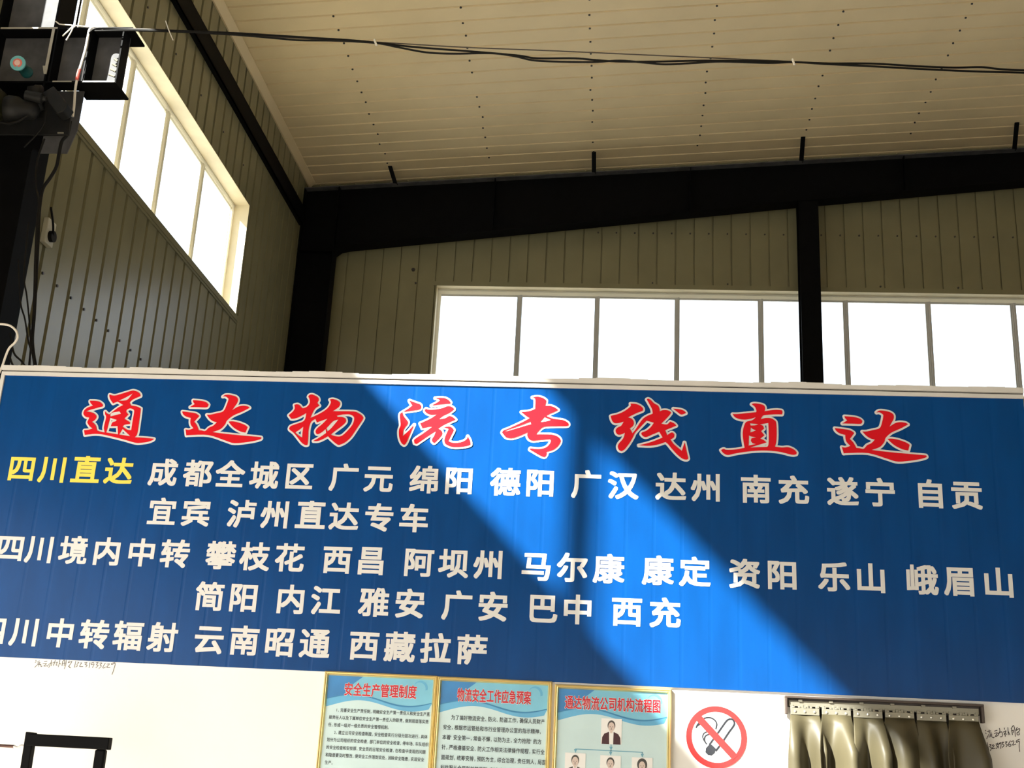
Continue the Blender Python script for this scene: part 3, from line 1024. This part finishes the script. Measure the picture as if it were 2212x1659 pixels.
YP = YS-.012                                             # printed face of the sign
SX0, SX1, SZ0, SZ1 = -3.347, 2.035, .401, 1.898
sign = thing('signboard', 'wide blue company signboard with red title and white place names', 'sign', ((SX0+SX1)/2, YS, SZ0))
g = MB()
g.box(SX0, SX1, YP, YS-.001, SZ0, SZ1)
g.build('panel', M['blue'], sign)
g = MB()
n = 60
for i in range(n):
    xa, xb = SX0-.02+(SX1-SX0+.02)*i/n, SX0-.02+(SX1-SX0+.02)*(i+1)/n
    za = 1.952+.006*math.sin(i*.9)*math.sin(i*.23)
    g.box(xa, xb, YS-.028, YS-.001, 1.926, za)
g.box(SX0-.02, SX1, YS-.020, YS-.001, SZ1, 1.919)
tr = g.build('top_trim', M['white_trim'], sign)
g = MB()
g.box(SX0-.02, SX1, YS-.010, YS-.001, 1.919, 1.926)
g.build('groove', M['seam'], tr)
g = MB()
g.box(SX0-.02, SX0, YS-.022, YS-.001, SZ0, SZ1)
g.build('side_trim', M['white_trim'], sign)


def title(data, shift=None, name='title_character'):
    u_, v_, s_, polys = data
    red = MB()
    wh = MB()
    allp = []
    for i, loops in enumerate(polys):
        L = []
        for lp in loops:
            pl = [onY(u_+a/s_, v_+b/s_, YP) for a, b in smooth_poly(lp)]
            L.append([(q.x+(shift[0] if shift else 0), q.z+(shift[1] if shift else 0)) for q in pl])
        vs, fs = fill2d(L)
        allp.append(L)
        red.add([(x, YP-.0045-.0002*i, z) for x, z in vs], fs)
        R = .0098
        for k in range(32):
            ox, oz = R*math.cos(2*math.pi*k/32), R*math.sin(2*math.pi*k/32)
            wh.add([(x+ox, YP-.001-.000025*(k+32*i), z+oz) for x, z in vs], fs)
    o = red.build(name, M['red'], sign)
    wh.build('outline', M['white'], o)
    return o


for d_ in (T_TONG, T_DA, T_WU, T_LIU, T_ZHUAN, T_XIAN, T_ZHI):
    title(d_)
pa = onY(390+1450/12.289, 840+1450/12.289, YP)
pb = onY(1790+1450/9.617, 870+1230/9.617, YP)
title(T_DA, (pb.x-pa.x, pb.z-pa.z))

ROWS = [
    ('yellow', '四川直达', [47.6, 115.2, 186, 257], (47.6, 1011.5), (2088, 1069)),
    ('white', '成都全城区 广元 绵阳 德阳 广汉 达州 南充 遂宁 自贡', [353, 428, 497.5, 571, 646, 743.5, 818, 917, 991.6, 1092, 1167, 1267, 1346, 1449, 1526, 1632.7, 1714, 1820, 1901, 2009, 2088], (47.6, 1011.5), (2088, 1069)),
    ('white', '宜宾 泸州直达专车', [350.6, 424, 522.8, 595.4, 671.4, 743.5, 819.5, 894.2], (350.6, 1105), (894.2, 1119.5)),
    ('white', '四川境内中转 攀枝花 西昌 阿坝州 马尔康 康定 资阳 乐山 峨眉山', [22.8, 87.3, 159.5, 231.6, 306.3, 378.5, 477.2, 551, 625.8, 728.4, 801.8, 904.3, 980.3, 1056.2, 1159.2, 1236.5, 1315, 1421.3, 1501, 1608.6, 1689.5, 1801.4, 1881, 1991.2, 2073.5, 2157], (22.8, 1183.5), (2157, 1258)),
    ('white', '简阳 内江 雅安 广安 巴中 西充', [453.2, 526.6, 628.4, 704.3, 808.1, 885.3, 987.8, 1065, 1171.9, 1247.8, 1354.2, 1436.5], (453.2, 1288), (1436.5, 1323.5)),
    ('white', '四川中转辐射 云南昭通 西藏拉萨', [-17, 54.4, 130.4, 203.8, 277.2, 351.9, 451.9, 527.8, 604.3, 680.3, 786.6, 863.8, 941, 1019.5], (54.4, 1364), (1019.5, 1403.3)),
]
for colr, chars, us, a, b in ROWS:
    it_ = iter(us)
    for word in chars.split():
        g = MB()
        for ch in word:
            u = next(it_)
            v = a[1] + (b[1]-a[1])*(u-a[0])/(b[0]-a[0])
            q = onY(u, v, YP)
            put(g, ch, q.x, q.z, .158, .150, YP-.001, bold=.026, n=4)
        g.build('place_name', M[colr], sign, label='yellow words at the start of the first line' if colr == 'yellow' else None)


# ------------------------------------------------------------------ framed notices
def flat(mb, loops, y):
    vs, fs = fill2d(loops)
    mb.add([(x, y, z) for x, z in vs], fs)


def wave(t, z0, amp):
    return z0 + amp*(math.sin(math.pi*2*(t*.93-.02)))


NW, NH = .561, .80


def notice(x0, ztop, heading, head_w, head_cx, label, tilt=0):
    y1 = YS-.001
    yf = y1-.022
    r = thing('framed_notice', label, 'notice', (x0+NW/2, YS, ztop-NH), 'framed notices under the sign')
    x1, z0 = x0+NW, ztop-NH
    f = MB()
    b = .020

    def molding(mb, w0, w1, ya, yb):
        for (ax, az, bx, bz, cx, cz, dx, dz) in (
                (x0+w0, ztop-w0, x1-w0, ztop-w0, x1-w1, ztop-w1, x0+w1, ztop-w1),
                (x0+w0, z0+w0, x0+w1, z0+w1, x1-w1, z0+w1, x1-w0, z0+w0),
                (x0+w0, z0+w0, x0+w0, ztop-w0, x0+w1, ztop-w1, x0+w1, z0+w1),
                (x1-w0, z0+w0, x1-w1, z0+w1, x1-w1, ztop-w1, x1-w0, ztop-w0)):
            mb.add([(ax, ya, az), (bx, ya if (bx, bz) in ((x1-w0, ztop-w0), (x0+w0, ztop-w0), (x1-w0, z0+w0), (x0+w0, z0+w0)) else yb, bz),
                    (cx, yb if w1 != w0 and (cx, cz) in ((x1-w1, ztop-w1), (x0+w1, z0+w1), (x1-w1, z0+w1), (x0+w1, ztop-w1)) else ya, cz),
                    (dx, yb if (dx, dz) in ((x1-w1, ztop-w1), (x0+w1, z0+w1), (x1-w1, z0+w1), (x0+w1, ztop-w1)) else ya, dz)], [(0, 1, 2, 3)])
    molding(f, 0.0, .0001, y1, yf+.004)
    molding(f, .0001, .006, yf+.004, yf-.002)
    molding(f, .006, .010, yf-.002, yf+.002)
    molding(f, .010, .014, yf+.002, yf)
    molding(f, .014, b, yf, yf+.012)
    fr = f.build('frame', M['gold'], r)
    s = MB()
    ys_ = yf+.012
    s.box(x0+.004, x1-.004, ys_, y1, z0+.004, ztop-.004)
    sh = s.build('sheet', M['sheet'], r)
    ix0, ix1, it = x0+b, x1-b, ztop-b
    W = ix1-ix0
    N = 40
    # printed header: deep blue left, teal right, and two wave bands
    wz1 = lambda t_: it-.108+.022*math.sin(2*math.pi*(t_-.02))+.0*t_
    wz2 = lambda t_: it-.140+.024*math.sin(2*math.pi*(t_-.06))+.012*t_
    hd = MB()
    flat(hd, [[(ix0, it), (ix1, it)] + [(ix0+W*(1-i/N), wz1(1-i/N)) for i in range(N+1)]], ys_-.0006)
    hd.build('header_band', M['p_teal'], sh)
    hl = MB()
    flat(hl, [[(ix0, it), (ix0+W*.33, it), (ix0+W*.22, it-.045), (ix0+W*.17, it-.08), (ix0+W*.22, wz1(.22))] + [(ix0+W*.22*(1-i/12), wz1(.22*(1-i/12))) for i in range(1, 13)]], ys_-.0009)
    hl.build('header_corner', M['p_blue'], sh)
    w2 = MB()
    flat(w2, [[(ix0+W*i/N, wz1(i/N)) for i in range(N+1)] + [(ix0+W*(1-i/N), wz2(1-i/N) if i else wz1(1)-.004) for i in range(N+1)]], ys_-.0007)
    w2.build('wave_band', M['p_mid'], sh)
    wl_ = MB()
    flat(wl_, [[(ix0+W*i/N, wz1(i/N)+.002) for i in range(N+1)] + [(ix0+W*(1-i/N), wz1(1-i/N)-.002-.006*(1-i/N)*max(0, math.sin(math.pi*(1-i/N)))) for i in range(N+1)]], ys_-.0011)
    wl_.build('wave_line', M['p_line'], sh)
    sw = MB()
    cx, cz, R = ix0+W*.885, it-.042, .036
    outer = [(cx+R*math.cos(t_), cz+R*math.sin(t_)) for t_ in [math.radians(150-i*7.0) for i in range(24)]]
    inner = [(cx-.006+R*.86*math.cos(t_), cz-.004+R*.86*math.sin(t_)) for t_ in [math.radians(-11+i*6.8) for i in range(23)]]
    flat(sw, [outer+inner], ys_-.0010)
    sw.build('swirl', M['p_swirl'], sh)
    h1, h2 = MB(), MB()
    m = len(heading)
    pw = head_w/m
    for i, ch in enumerate(heading):
        px = ix0+W*head_cx-head_w/2+pw*(i+.5)
        put(h2, ch, px, it-.062, pw*.98, .066, ys_-.0013, bold=.048, n=10, step=.00006)
        put(h1, ch, px, it-.062, pw*.98, .066, ys_-.0022, bold=.022, n=8, step=.00006)
    ho = h1.build('heading', M['head_red'], sh)
    h2.build('heading_outline', M['paper'], sh)
    return r, sh, ix0, ix1, it, ys_, W


def body(sh, lines, ix0, it, W, ys_, top, pitch, size, hscale=1.0, matn='ink', name='body_text', sx=.03):
    g_ = MB()
    for i, (ind, s) in enumerate(lines):
        z = it-top-pitch*i
        x = ix0+W*sx+ind*size
        for ch in s:
            if ch in '，。、':
                put(g_, ch, x+size*.5, z, size*.95, size*1.1*hscale, ys_-.0014)
                x += size*.72
            elif ch in '“”':
                put(g_, ch, x+size*.3, z, size, size*hscale, ys_-.0014)
                x += size*.6
            elif ch in '123':
                put(g_, ch, x+size*.55, z, size*1.0, size*1.05*hscale, ys_-.0014)
                x += size*.6
            else:
                put(g_, ch, x+size*.5, z, size*.98, size*1.06*hscale, ys_-.0014, bold=.012, n=3, step=.00005)
                x += size
    return g_.build(name, M[matn], sh)


r, sh, ix0, ix1, it, yv, W = notice(-1.419, .404, '安全生产管理制度', .362, .505, 'leftmost framed notice, red heading of eight characters over eleven lines of small print')
body(sh, [(2.1, '1、完善安全生产责任制，明确安全生产第一责任人和安全生产直'), (.2, '接责任人以及下属单位安全生产第一责任人的职责，做到层层落实责'), (.2, '任，形成一级对一级负责的安全管理机制。'), (2.1, '2、建立公司安全检查制度，安全检查实行分级分层次进行，具体'), (.2, '划分为公司组织的安全检查，部门单位的安全检查，停车场、车队组织'), (.2, '的安全检查和安技部，安全员的日常安全检查，在检查中发现的问题'), (.2, '和隐患要及时整改，使安全工作落到实处，消除安全隐患，实现安全'), (.2, '生产。'), (2.1, '3、制订事故应急救援预案制度，预防事故发生或事故发生后能够'), (.2, '得到及时、有效的处理，将损失降低到最低限度，更好地保障人民群'), (.2, '众的生命财产安全。')],
     ix0, it, W, yv, .163, .0352, .0166, 1.12)
r, sh, ix0, ix1, it, yv, W = notice(-.856, .402, '物流安全工作应急预案', .362, .50, 'middle framed notice with a red heading and larger black print')
body(sh, [(2.0, '为了搞好物流安全、防火、防盗工作，确保人员财产'), (.2, '安全，根据市运管处和市行业管理办公室的指示精神，'), (.2, '本着“安全第一，常备不懈，以防为主，全力抢险”的方'), (.2, '针，严格遵循安全、防火工作相关法律操作规程，实行全'), (.2, '面规划，统筹安排，预防为主，综合治理，责任到人，局部'), (.2, '利益服从全局利益的原则，制定本方案。')],
     ix0, it, W, yv, .170, .0465, .0206, 1.15)
body(sh, [(1.4, '物流安全、防火抢险预案')], ix0, it, W, yv, .170+.0465*6, .0465, .0206, 1.15, 'red_text', 'red_text')
r, sh, ix0, ix1, it, yv, W = notice(-.281, .391, '通达物流公司机构流程图', .462, .50, 'rightmost framed notice, a chart with small portrait photos')


def portrait(cx, cz, w_, h_, jacket, hair_long=False):
    """printed photo of a person, head and shoulders, in the chart"""
    a_ = MB()
    a_.box(cx-w_/2, cx+w_/2, yv-.002, yv-.0004, cz-h_/2, cz+h_/2)
    ph = a_.build('photo', M['paper'], sh)
    y_ = yv-.0024
    el = lambda x, z, rx, rz, n_=24, t0=0, t1=360: [(x+rx*math.cos(math.radians(t0+(t1-t0)*i/(n_-1))), z+rz*math.sin(math.radians(t0+(t1-t0)*i/(n_-1)))) for i in range(n_)]
    b_ = MB()
    flat(b_, [[(cx-w_*.46, cz-h_*.5), (cx+w_*.46, cz-h_*.5), (cx+w_*.44, cz-h_*.24), (cx+w_*.34, cz-h_*.10), (cx+w_*.12, cz-h_*.02), (cx-w_*.12, cz-h_*.02), (cx-w_*.34, cz-h_*.10), (cx-w_*.44, cz-h_*.24)]], y_)
    b_.build('jacket', M['jacket'] if jacket else M['hair'], ph)
    b_ = MB()
    flat(b_, [[(cx-w_*.11, cz-h_*.02), (cx+w_*.11, cz-h_*.02), (cx+w_*.10, cz-h_*.5), (cx-w_*.09, cz-h_*.5)]], y_-.0002)
    b_.build('shirt', M['paper'], ph)
    b_ = MB()
    flat(b_, [el(cx, cz+h_*.23, w_*.19 if not hair_long else w_*.24, h_*.20 if not hair_long else h_*.24)[:-1]], y_-.0003)
    b_.build('hair', M['hair'], ph)
    b_ = MB()
    flat(b_, [el(cx, cz+h_*.17, w_*.155, h_*.185)[:-1]], y_-.0005)
    flat(b_, [[(cx-w_*.07, cz+h_*.02), (cx+w_*.07, cz+h_*.02), (cx+w_*.05, cz-h_*.07), (cx-w_*.05, cz-h_*.07)]], y_-.0004)
    b_.build('face', M['skin'], ph)
    b_ = MB()
    for s_ in (-1, 1):
        flat(b_, [el(cx+s_*w_*.06, cz+h_*.18, w_*.025, h_*.012)[:-1]], y_-.0007)
    flat(b_, [el(cx, cz+h_*.075, w_*.045, h_*.01)[:-1]], y_-.0007)
    flat(b_, [el(cx, cz+h_*.125, w_*.018, h_*.02)[:-1]], y_-.0007)
    b_.build('features', M['hair'], ph)
    return ph


q = onY(1180+622*.226, 1450+575*.226, yv)
portrait(q.x, q.z, .098, .118, True)
q0 = q
lowc = [(1180+275*.226, 1450+905*.226), (1180+612*.226, 1450+930*.226), (1180+915*.226, 1450+950*.226)]
ps = [onY(u, v, yv) for u, v in lowc]
zbar = onY(1180+615*.226, 1450+760*.226, yv).z
for i, pq in enumerate(ps):
    portrait(pq.x, pq.z, .098, .118, False, hair_long=(i == 2))
g = MB()
y_ = yv-.0008
g.box(ps[0].x-.002, ps[2].x+.002, y_, yv-.0003, zbar-.002, zbar+.002)
g.box(q0.x-.002, q0.x+.002, y_, yv-.0003, zbar, q0.z-.06)
for pq in ps:
    g.box(pq.x-.002, pq.x+.002, y_, yv-.0003, pq.z+.062, zbar)
    g.add([(pq.x-.008, y_-.0002, pq.z+.076), (pq.x+.008, y_-.0002, pq.z+.076), (pq.x, y_-.0002, pq.z+.060)], [(0, 1, 2)])
g.add([(q0.x-.008, y_-.0002, zbar+.018), (q0.x+.008, y_-.0002, zbar+.018), (q0.x, y_-.0002, zbar+.002)], [(0, 1, 2)])
g.build('chart_lines', M['arrow'], sh)

# ------------------------------------------------------------------ no-smoking sign
zz = lambda a, b: onY(1180+a*.22604, 1450+b*.22604, YS)
cc = zz(1625, 630)
R = .5*(zz(1915, 630).x-zz(1335, 630).x)
ns = thing('no_smoking_sign', 'round red and white no-smoking sticker on the white wall', 'sign', (cc.x, YS, cc.z))
ring = lambda r_, n_=64: [(cc.x+r_*math.cos(2*math.pi*i/n_), cc.z+r_*math.sin(2*math.pi*i/n_)) for i in range(n_)]
g = MB()
g.prism([(x, YS-.0005, z) for x, z in ring(R)], (0, -.002, 0))
g.build('disc', M['white'], ns)
g = MB()
flat(g, [ring(R), ring(R*.815)], YS-.0032)
g.build('ring', M['sign_red'], ns)
a, b = zz(1445, 425), zz(1800, 810)
d_ = Vector((b.x-a.x, 0, b.z-a.z)).normalized()
n_ = Vector((-d_.z, 0, d_.x))*.0165
a = Vector((cc.x, YS-.0042, cc.z))-d_*R*.88
b = Vector((cc.x, YS-.0042, cc.z))+d_*R*.88
g = MB()
g.quad(a-n_, b-n_, b+n_, a+n_)
g.build('slash_bar', M['sign_red'], ns)


def ribbon(mb, pts, w_, y_):
    pts = [Vector((p.x, y_-.00001*j, p.z)) for j, p in enumerate(pts)]
    for i in range(len(pts)-1):
        dd = (pts[i+1]-pts[i])
        if dd.length < 1e-6:
            continue
        dd.normalize()
        nn = Vector((-dd.z, 0, dd.x))*w_/2
        e = dd*w_*.25
        mb.quad(pts[i]-nn-e, pts[i+1]-nn+e, pts[i+1]+nn+e, pts[i]+nn-e)


g = MB()
ribbon(g, smooth_path([zz(*q) for q in ((1560, 700), (1650, 575), (1710, 490), (1740, 462), (1775, 460), (1795, 485), (1790, 520), (1740, 590), (1680, 680), (1620, 760))], 4), 0.0085, YS-.0036)
flat(g, [[(q.x, q.z) for q in (zz(1565, 690), zz(1590, 710), zz(1620, 740), zz(1610, 780), zz(1580, 805), zz(1545, 800), zz(1520, 775), zz(1525, 735))]], YS-.0038)
g.build('cigarette', M['ink'], ns)
g = MB()
ribbon(g, smooth_path([zz(*q) for q in ((1432, 540), (1445, 510), (1490, 460), (1550, 442), (1600, 460), (1628, 500), (1620, 550))], 5), .0065, YS-.0036)
ribbon(g, smooth_path([zz(*q) for q in ((1435, 530), (1470, 505), (1500, 500))], 5), .0055, YS-.0036)
ribbon(g, smooth_path([zz(*q) for q in ((1530, 695), (1512, 660), (1520, 620), (1560, 600), (1590, 590))], 5), .0065, YS-.0036)
ribbon(g, smooth_path([zz(*q) for q in ((1510, 670), (1494, 625), (1510, 590), (1550, 575))], 5), .0055, YS-.0036)
g.build('smoke', M['ink'], ns)

# ------------------------------------------------------------------ handwriting on the office wall
g = MB()
hl_ = lambda a, b: onY(60+a/10.055, 1410+b/10.055, YS)
H1 = [[(175,160),(185,185)],[(160,215),(180,200)],[(150,320),(200,270),(230,250)],[(215,190),(260,180)],[(205,225),(270,215),(230,250),(290,255)],[(250,250),(235,300)],[(285,260),(290,300),(315,290)],
      [(360,190),(420,185)],[(330,240),(410,235),(350,290),(430,285)],[(425,300),(470,240)],[(515,165),(500,230),(455,325)],[(480,230),(525,225),(505,290)],
      [(545,215),(590,205)],[(600,165),(560,290)],[(555,250),(580,240)],[(610,220),(645,205),(615,270),(650,265)],[(700,155),(665,310)],[(690,230),(720,250)],
      [(755,185),(745,290)],[(770,180),(800,170),(790,290)],[(835,165),(825,260),(795,350)],[(760,230),(830,225)],
      [(905,180),(880,220),(960,190),(900,280),(880,300)],[(885,290),(930,330),(905,320)],
      [(1045,180),(1010,325)],[(1080,205),(1110,215),(1070,250),(1075,290),(1040,310)],[(1140,225),(1170,225),(1125,295),(1200,300)],[(1235,220),(1290,215),(1245,255),(1290,270),(1260,310)],[(1350,215),(1330,325)],[(1440,210),(1380,225),(1385,260),(1440,245),(1405,325)],[(1480,220),(1530,215),(1490,260),(1530,275),(1480,330)],[(1560,225),(1615,225),(1570,265),(1600,290),(1545,345)],[(1685,225),(1630,320),(1660,330),(1690,310)],[(1720,250),(1775,245),(1715,315),(1790,325)],[(1890,215),(1820,235),(1830,260),(1900,235),(1860,390),(1830,475)]]
for s_ in H1:
    ribbon(g, smooth_path([hl_(*q) for q in s_], 3), .0032, YS-.0012)
g.build('handwriting', M['pencil'], office, label='pencilled note with a number under the left part of the sign')
g = MB()
hr_ = lambda a, b: onY(2112+a/13.94, 1540+b/13.94, YS)
H2 = [[(225,520),(245,545)],[(230,600),(255,625)],[(270,780),(300,690)],[(285,560),(395,540)],[(340,510),(345,600),(410,600)],[(330,640),(340,740)],[(380,640),(375,720)],[(420,630),(425,720),(480,750),(490,720)],
      [(500,550),(585,520)],[(495,620),(590,600),(530,710),(590,690)],[(650,460),(665,560),(600,690)],[(610,620),(720,570),(735,700),(670,720)],
      [(800,450),(805,500)],[(770,580),(850,540),(790,650)],[(820,600),(825,710)],[(840,620),(870,650)],[(905,440),(920,660)],[(920,560),(965,660)],
      [(1005,460),(1045,660)],[(1010,470),(1070,380),(1110,480),(1130,710)],[(1030,540),(1070,520),(1060,600)],
      [(1190,430),(1150,530),(1250,470),(1255,540),(1180,600)],[(1180,600),(1190,660),(1250,650),(1240,590)],
      [(280,890),(350,1210)],[(345,960),(400,950),(360,1020),(410,1050),(380,1140)],[(425,1000),(460,960),(490,990),(430,1080),(530,1060)],[(540,940),(590,930),(560,990),(595,1010),(560,1080)],[(600,900),(625,1060)],[(610,960),(680,890)],[(650,940),(700,900),(690,1075)],[(720,890),(775,880),(740,940),(790,970),(740,1040)],[(820,880),(880,870),(840,930),(890,960),(850,1025)],[(985,840),(930,930),(945,1010),(995,990),(990,940),(940,950)],[(1010,870),(1070,840),(1085,880),(1050,970),(1150,935)],[(1260,790),(1165,840),(1170,890),(1250,850),(1245,1000),(1260,1165)]]
for s_ in H2:
    ribbon(g, smooth_path([hr_(*q) for q in s_], 3), .0033, YS-.0012)
g.build('handwriting', M['marker'], office, label='note in black marker with a number right of the curtain')

# ------------------------------------------------------------------ strip curtain over the office doorway
cz_ = lambda a, b, y=5.95: onY(1660+a*.24955, 1450+b*.24955, y)
cur = thing('strip_curtain', 'olive plastic strip curtain hanging from hinged metal plates', 'curtain', (1.27, 5.95, FLOOR))
g = MB()
g.box(.812, 1.728, YS-.012, YS-.0005, .335, .385)
g.box(.812, 1.728, YS-.05, YS-.012, .374, .385)
g.box(.812, .824, YS-.05, YS-.012, .30, .374)
g.box(1.716, 1.728, YS-.05, YS-.012, .30, .374)
g.build('rail', M['rail'], cur, bevel=.002)
rz = .352
g = MB()
g.box(.832, 1.708, YS-.032, YS-.027, .338, .365)
for i in range(36):
    x = .845+.0243*i
    if i % 3 != 1:
        g.box(x-.006, x+.006, YS-.040, YS-.032, .328, .345)
for i in range(6):
    x = .885+.142*i
    g.box(x-.008, x+.010, YS-.040, YS-.027, .36, .37)
g.build('hook_bar', M['plate'], cur, bevel=.001)
for i in range(6):
    xa = .838+.1455*i
    g = MB()
    g.box(xa, xa+.134, YS-.046, YS-.042, .299, .330)
    for k in range(5):
        xx = xa+.008+.027*k
        g.box(xx, xx+.012, YS-.046, YS-.042, .330, .338)
    pl = g.build('hanger_plate', M['plate'], cur, bevel=.0015)
    for k in range(3):
        g = MB()
        xx = xa+.022+.045*k
        g.lathe((xx, YS-.045, .314), (0, -1, 0), [(0, .006), (.003, .006), (.005, .003), (.0055, .0005)], 12)
        g.build('rivet', M['rivet'], pl)
for i in range(6):
    xa = .838+.1455*i
    nx, nz = 30, 44
    vs, fs = [], []
    ph = [.4, 2.3, 1.5, 3.6, 5.1, 2.0][i]
    am = [.034, .050, .050, .030, .036, .030][i]
    for jz in range(nz+1):
        z = .306-(.306-(FLOOR+.02))*jz/nz
        dz = min(1, (.306-z)/.16)
        for ix in range(nx+1):
            t_ = ix/nx
            wdt = .134+(.052)*dz
            x = xa+.067+(t_-.5)*wdt + .010*dz*math.sin(3.1*i+5*t_+4*z)
            y = YS-.038 - dz*(.010+am*(1+math.sin(2*math.pi*(1.15*t_)+ph+.9*z)) + .006*math.sin(9*t_+7*z+i)) - .006*(i % 2)
            if i in (1, 2):
                y -= .02*math.exp(-((t_-.25)/.16)**2)*math.exp(-((z-.19)/.06)**2)
            vs.append((x, y, z))
    for jz in range(nz):
        for ix in range(nx):
            a = jz*(nx+1)+ix
            fs.append((a, a+1, a+nx+2, a+nx+1))
    g = MB()
    g.add(vs, fs)
    o = g.build('curtain_strip', M['curtain'], cur)
    o.data.polygons.foreach_set('use_smooth', [True]*len(o.data.polygons))
    so_ = o.modifiers.new('thickness', 'SOLIDIFY')
    so_.thickness = .002

# ------------------------------------------------------------------ black steel frame before the wall
YK = 5.62
fr = thing('metal_frame', 'black upright steel frame with a crossbar before the white wall, lower left', 'frame', (-2.45, YK, FLOOR))
a0, a1 = onY(57, 1594, YK), onY(238, 1609, YK)
zt_ = (a0.z+a1.z)/2
kx0, kx1 = onY(66, 1605, YK).x, onY(238, 1609, YK).x
hb = .5*abs(onY(150, 1592, YK).z-onY(150, 1620, YK).z)
g = MB()
g.box(kx0-.012, kx1, YK-.022, YK+.022, zt_-hb, zt_+hb*.9)
g.build('crossbar', M['steel'], fr, bevel=.004)
q1 = onY(216, 1640, YK)
g = MB()
g.box(q1.x-.0245, q1.x+.0245, YK-.018, YK+.018, FLOOR+.06, zt_-hb)
g.build('post', M['steel'], fr, bevel=.008)
p0, p1 = onY(66, 1595, YK), onY(58, 1659, YK)
dx = (p1.x-p0.x)/(p0.z-p1.z)
g = MB()
zb_ = FLOOR+.06
xb_ = p0.x+dx*(p0.z-zb_)*.25
g.prism([(p0.x-.020, YK-.02, zt_+hb*1.15), (p0.x+.020, YK-.02, zt_+hb*1.1), (xb_+.020, YK-.02, zb_), (xb_-.020, YK-.02, zb_)], (0, .04, 0))
g.build('post', M['steel'], fr, bevel=.004)
g = MB()
g.box(kx0-.08, kx1+.08, YK-.20, YK+.20, FLOOR, FLOOR+.06)
g.build('base', M['steel'], fr, bevel=.01)
s0, s1 = onY(-60, 1607, YK), onY(30, 1612.5, YK)
g = MB()
g.tube([s0, s1], .007, 10)
g.tube([(s0.x, YK, s0.z), (s0.x, YK, FLOOR)], .007, 10)
sb = g.build('side_bar', M['rust'], fr, smooth=True)
g = MB()
q = onY(42, 1608, YK)
g.tube(smooth_path([onY(u, v, YK-.004) for u, v in ((30, 1612), (38, 1615), (46, 1611), (56, 1613))]), .006, 7)
g.build('torn_tape', M['white_trim'], sb, smooth=True)

for o in (_to,):
    bpy.data.objects.remove(o)
for o in bpy.data.objects:
    if '_loc' in o:
        del o['_loc']
bpy.context.view_layer.update()
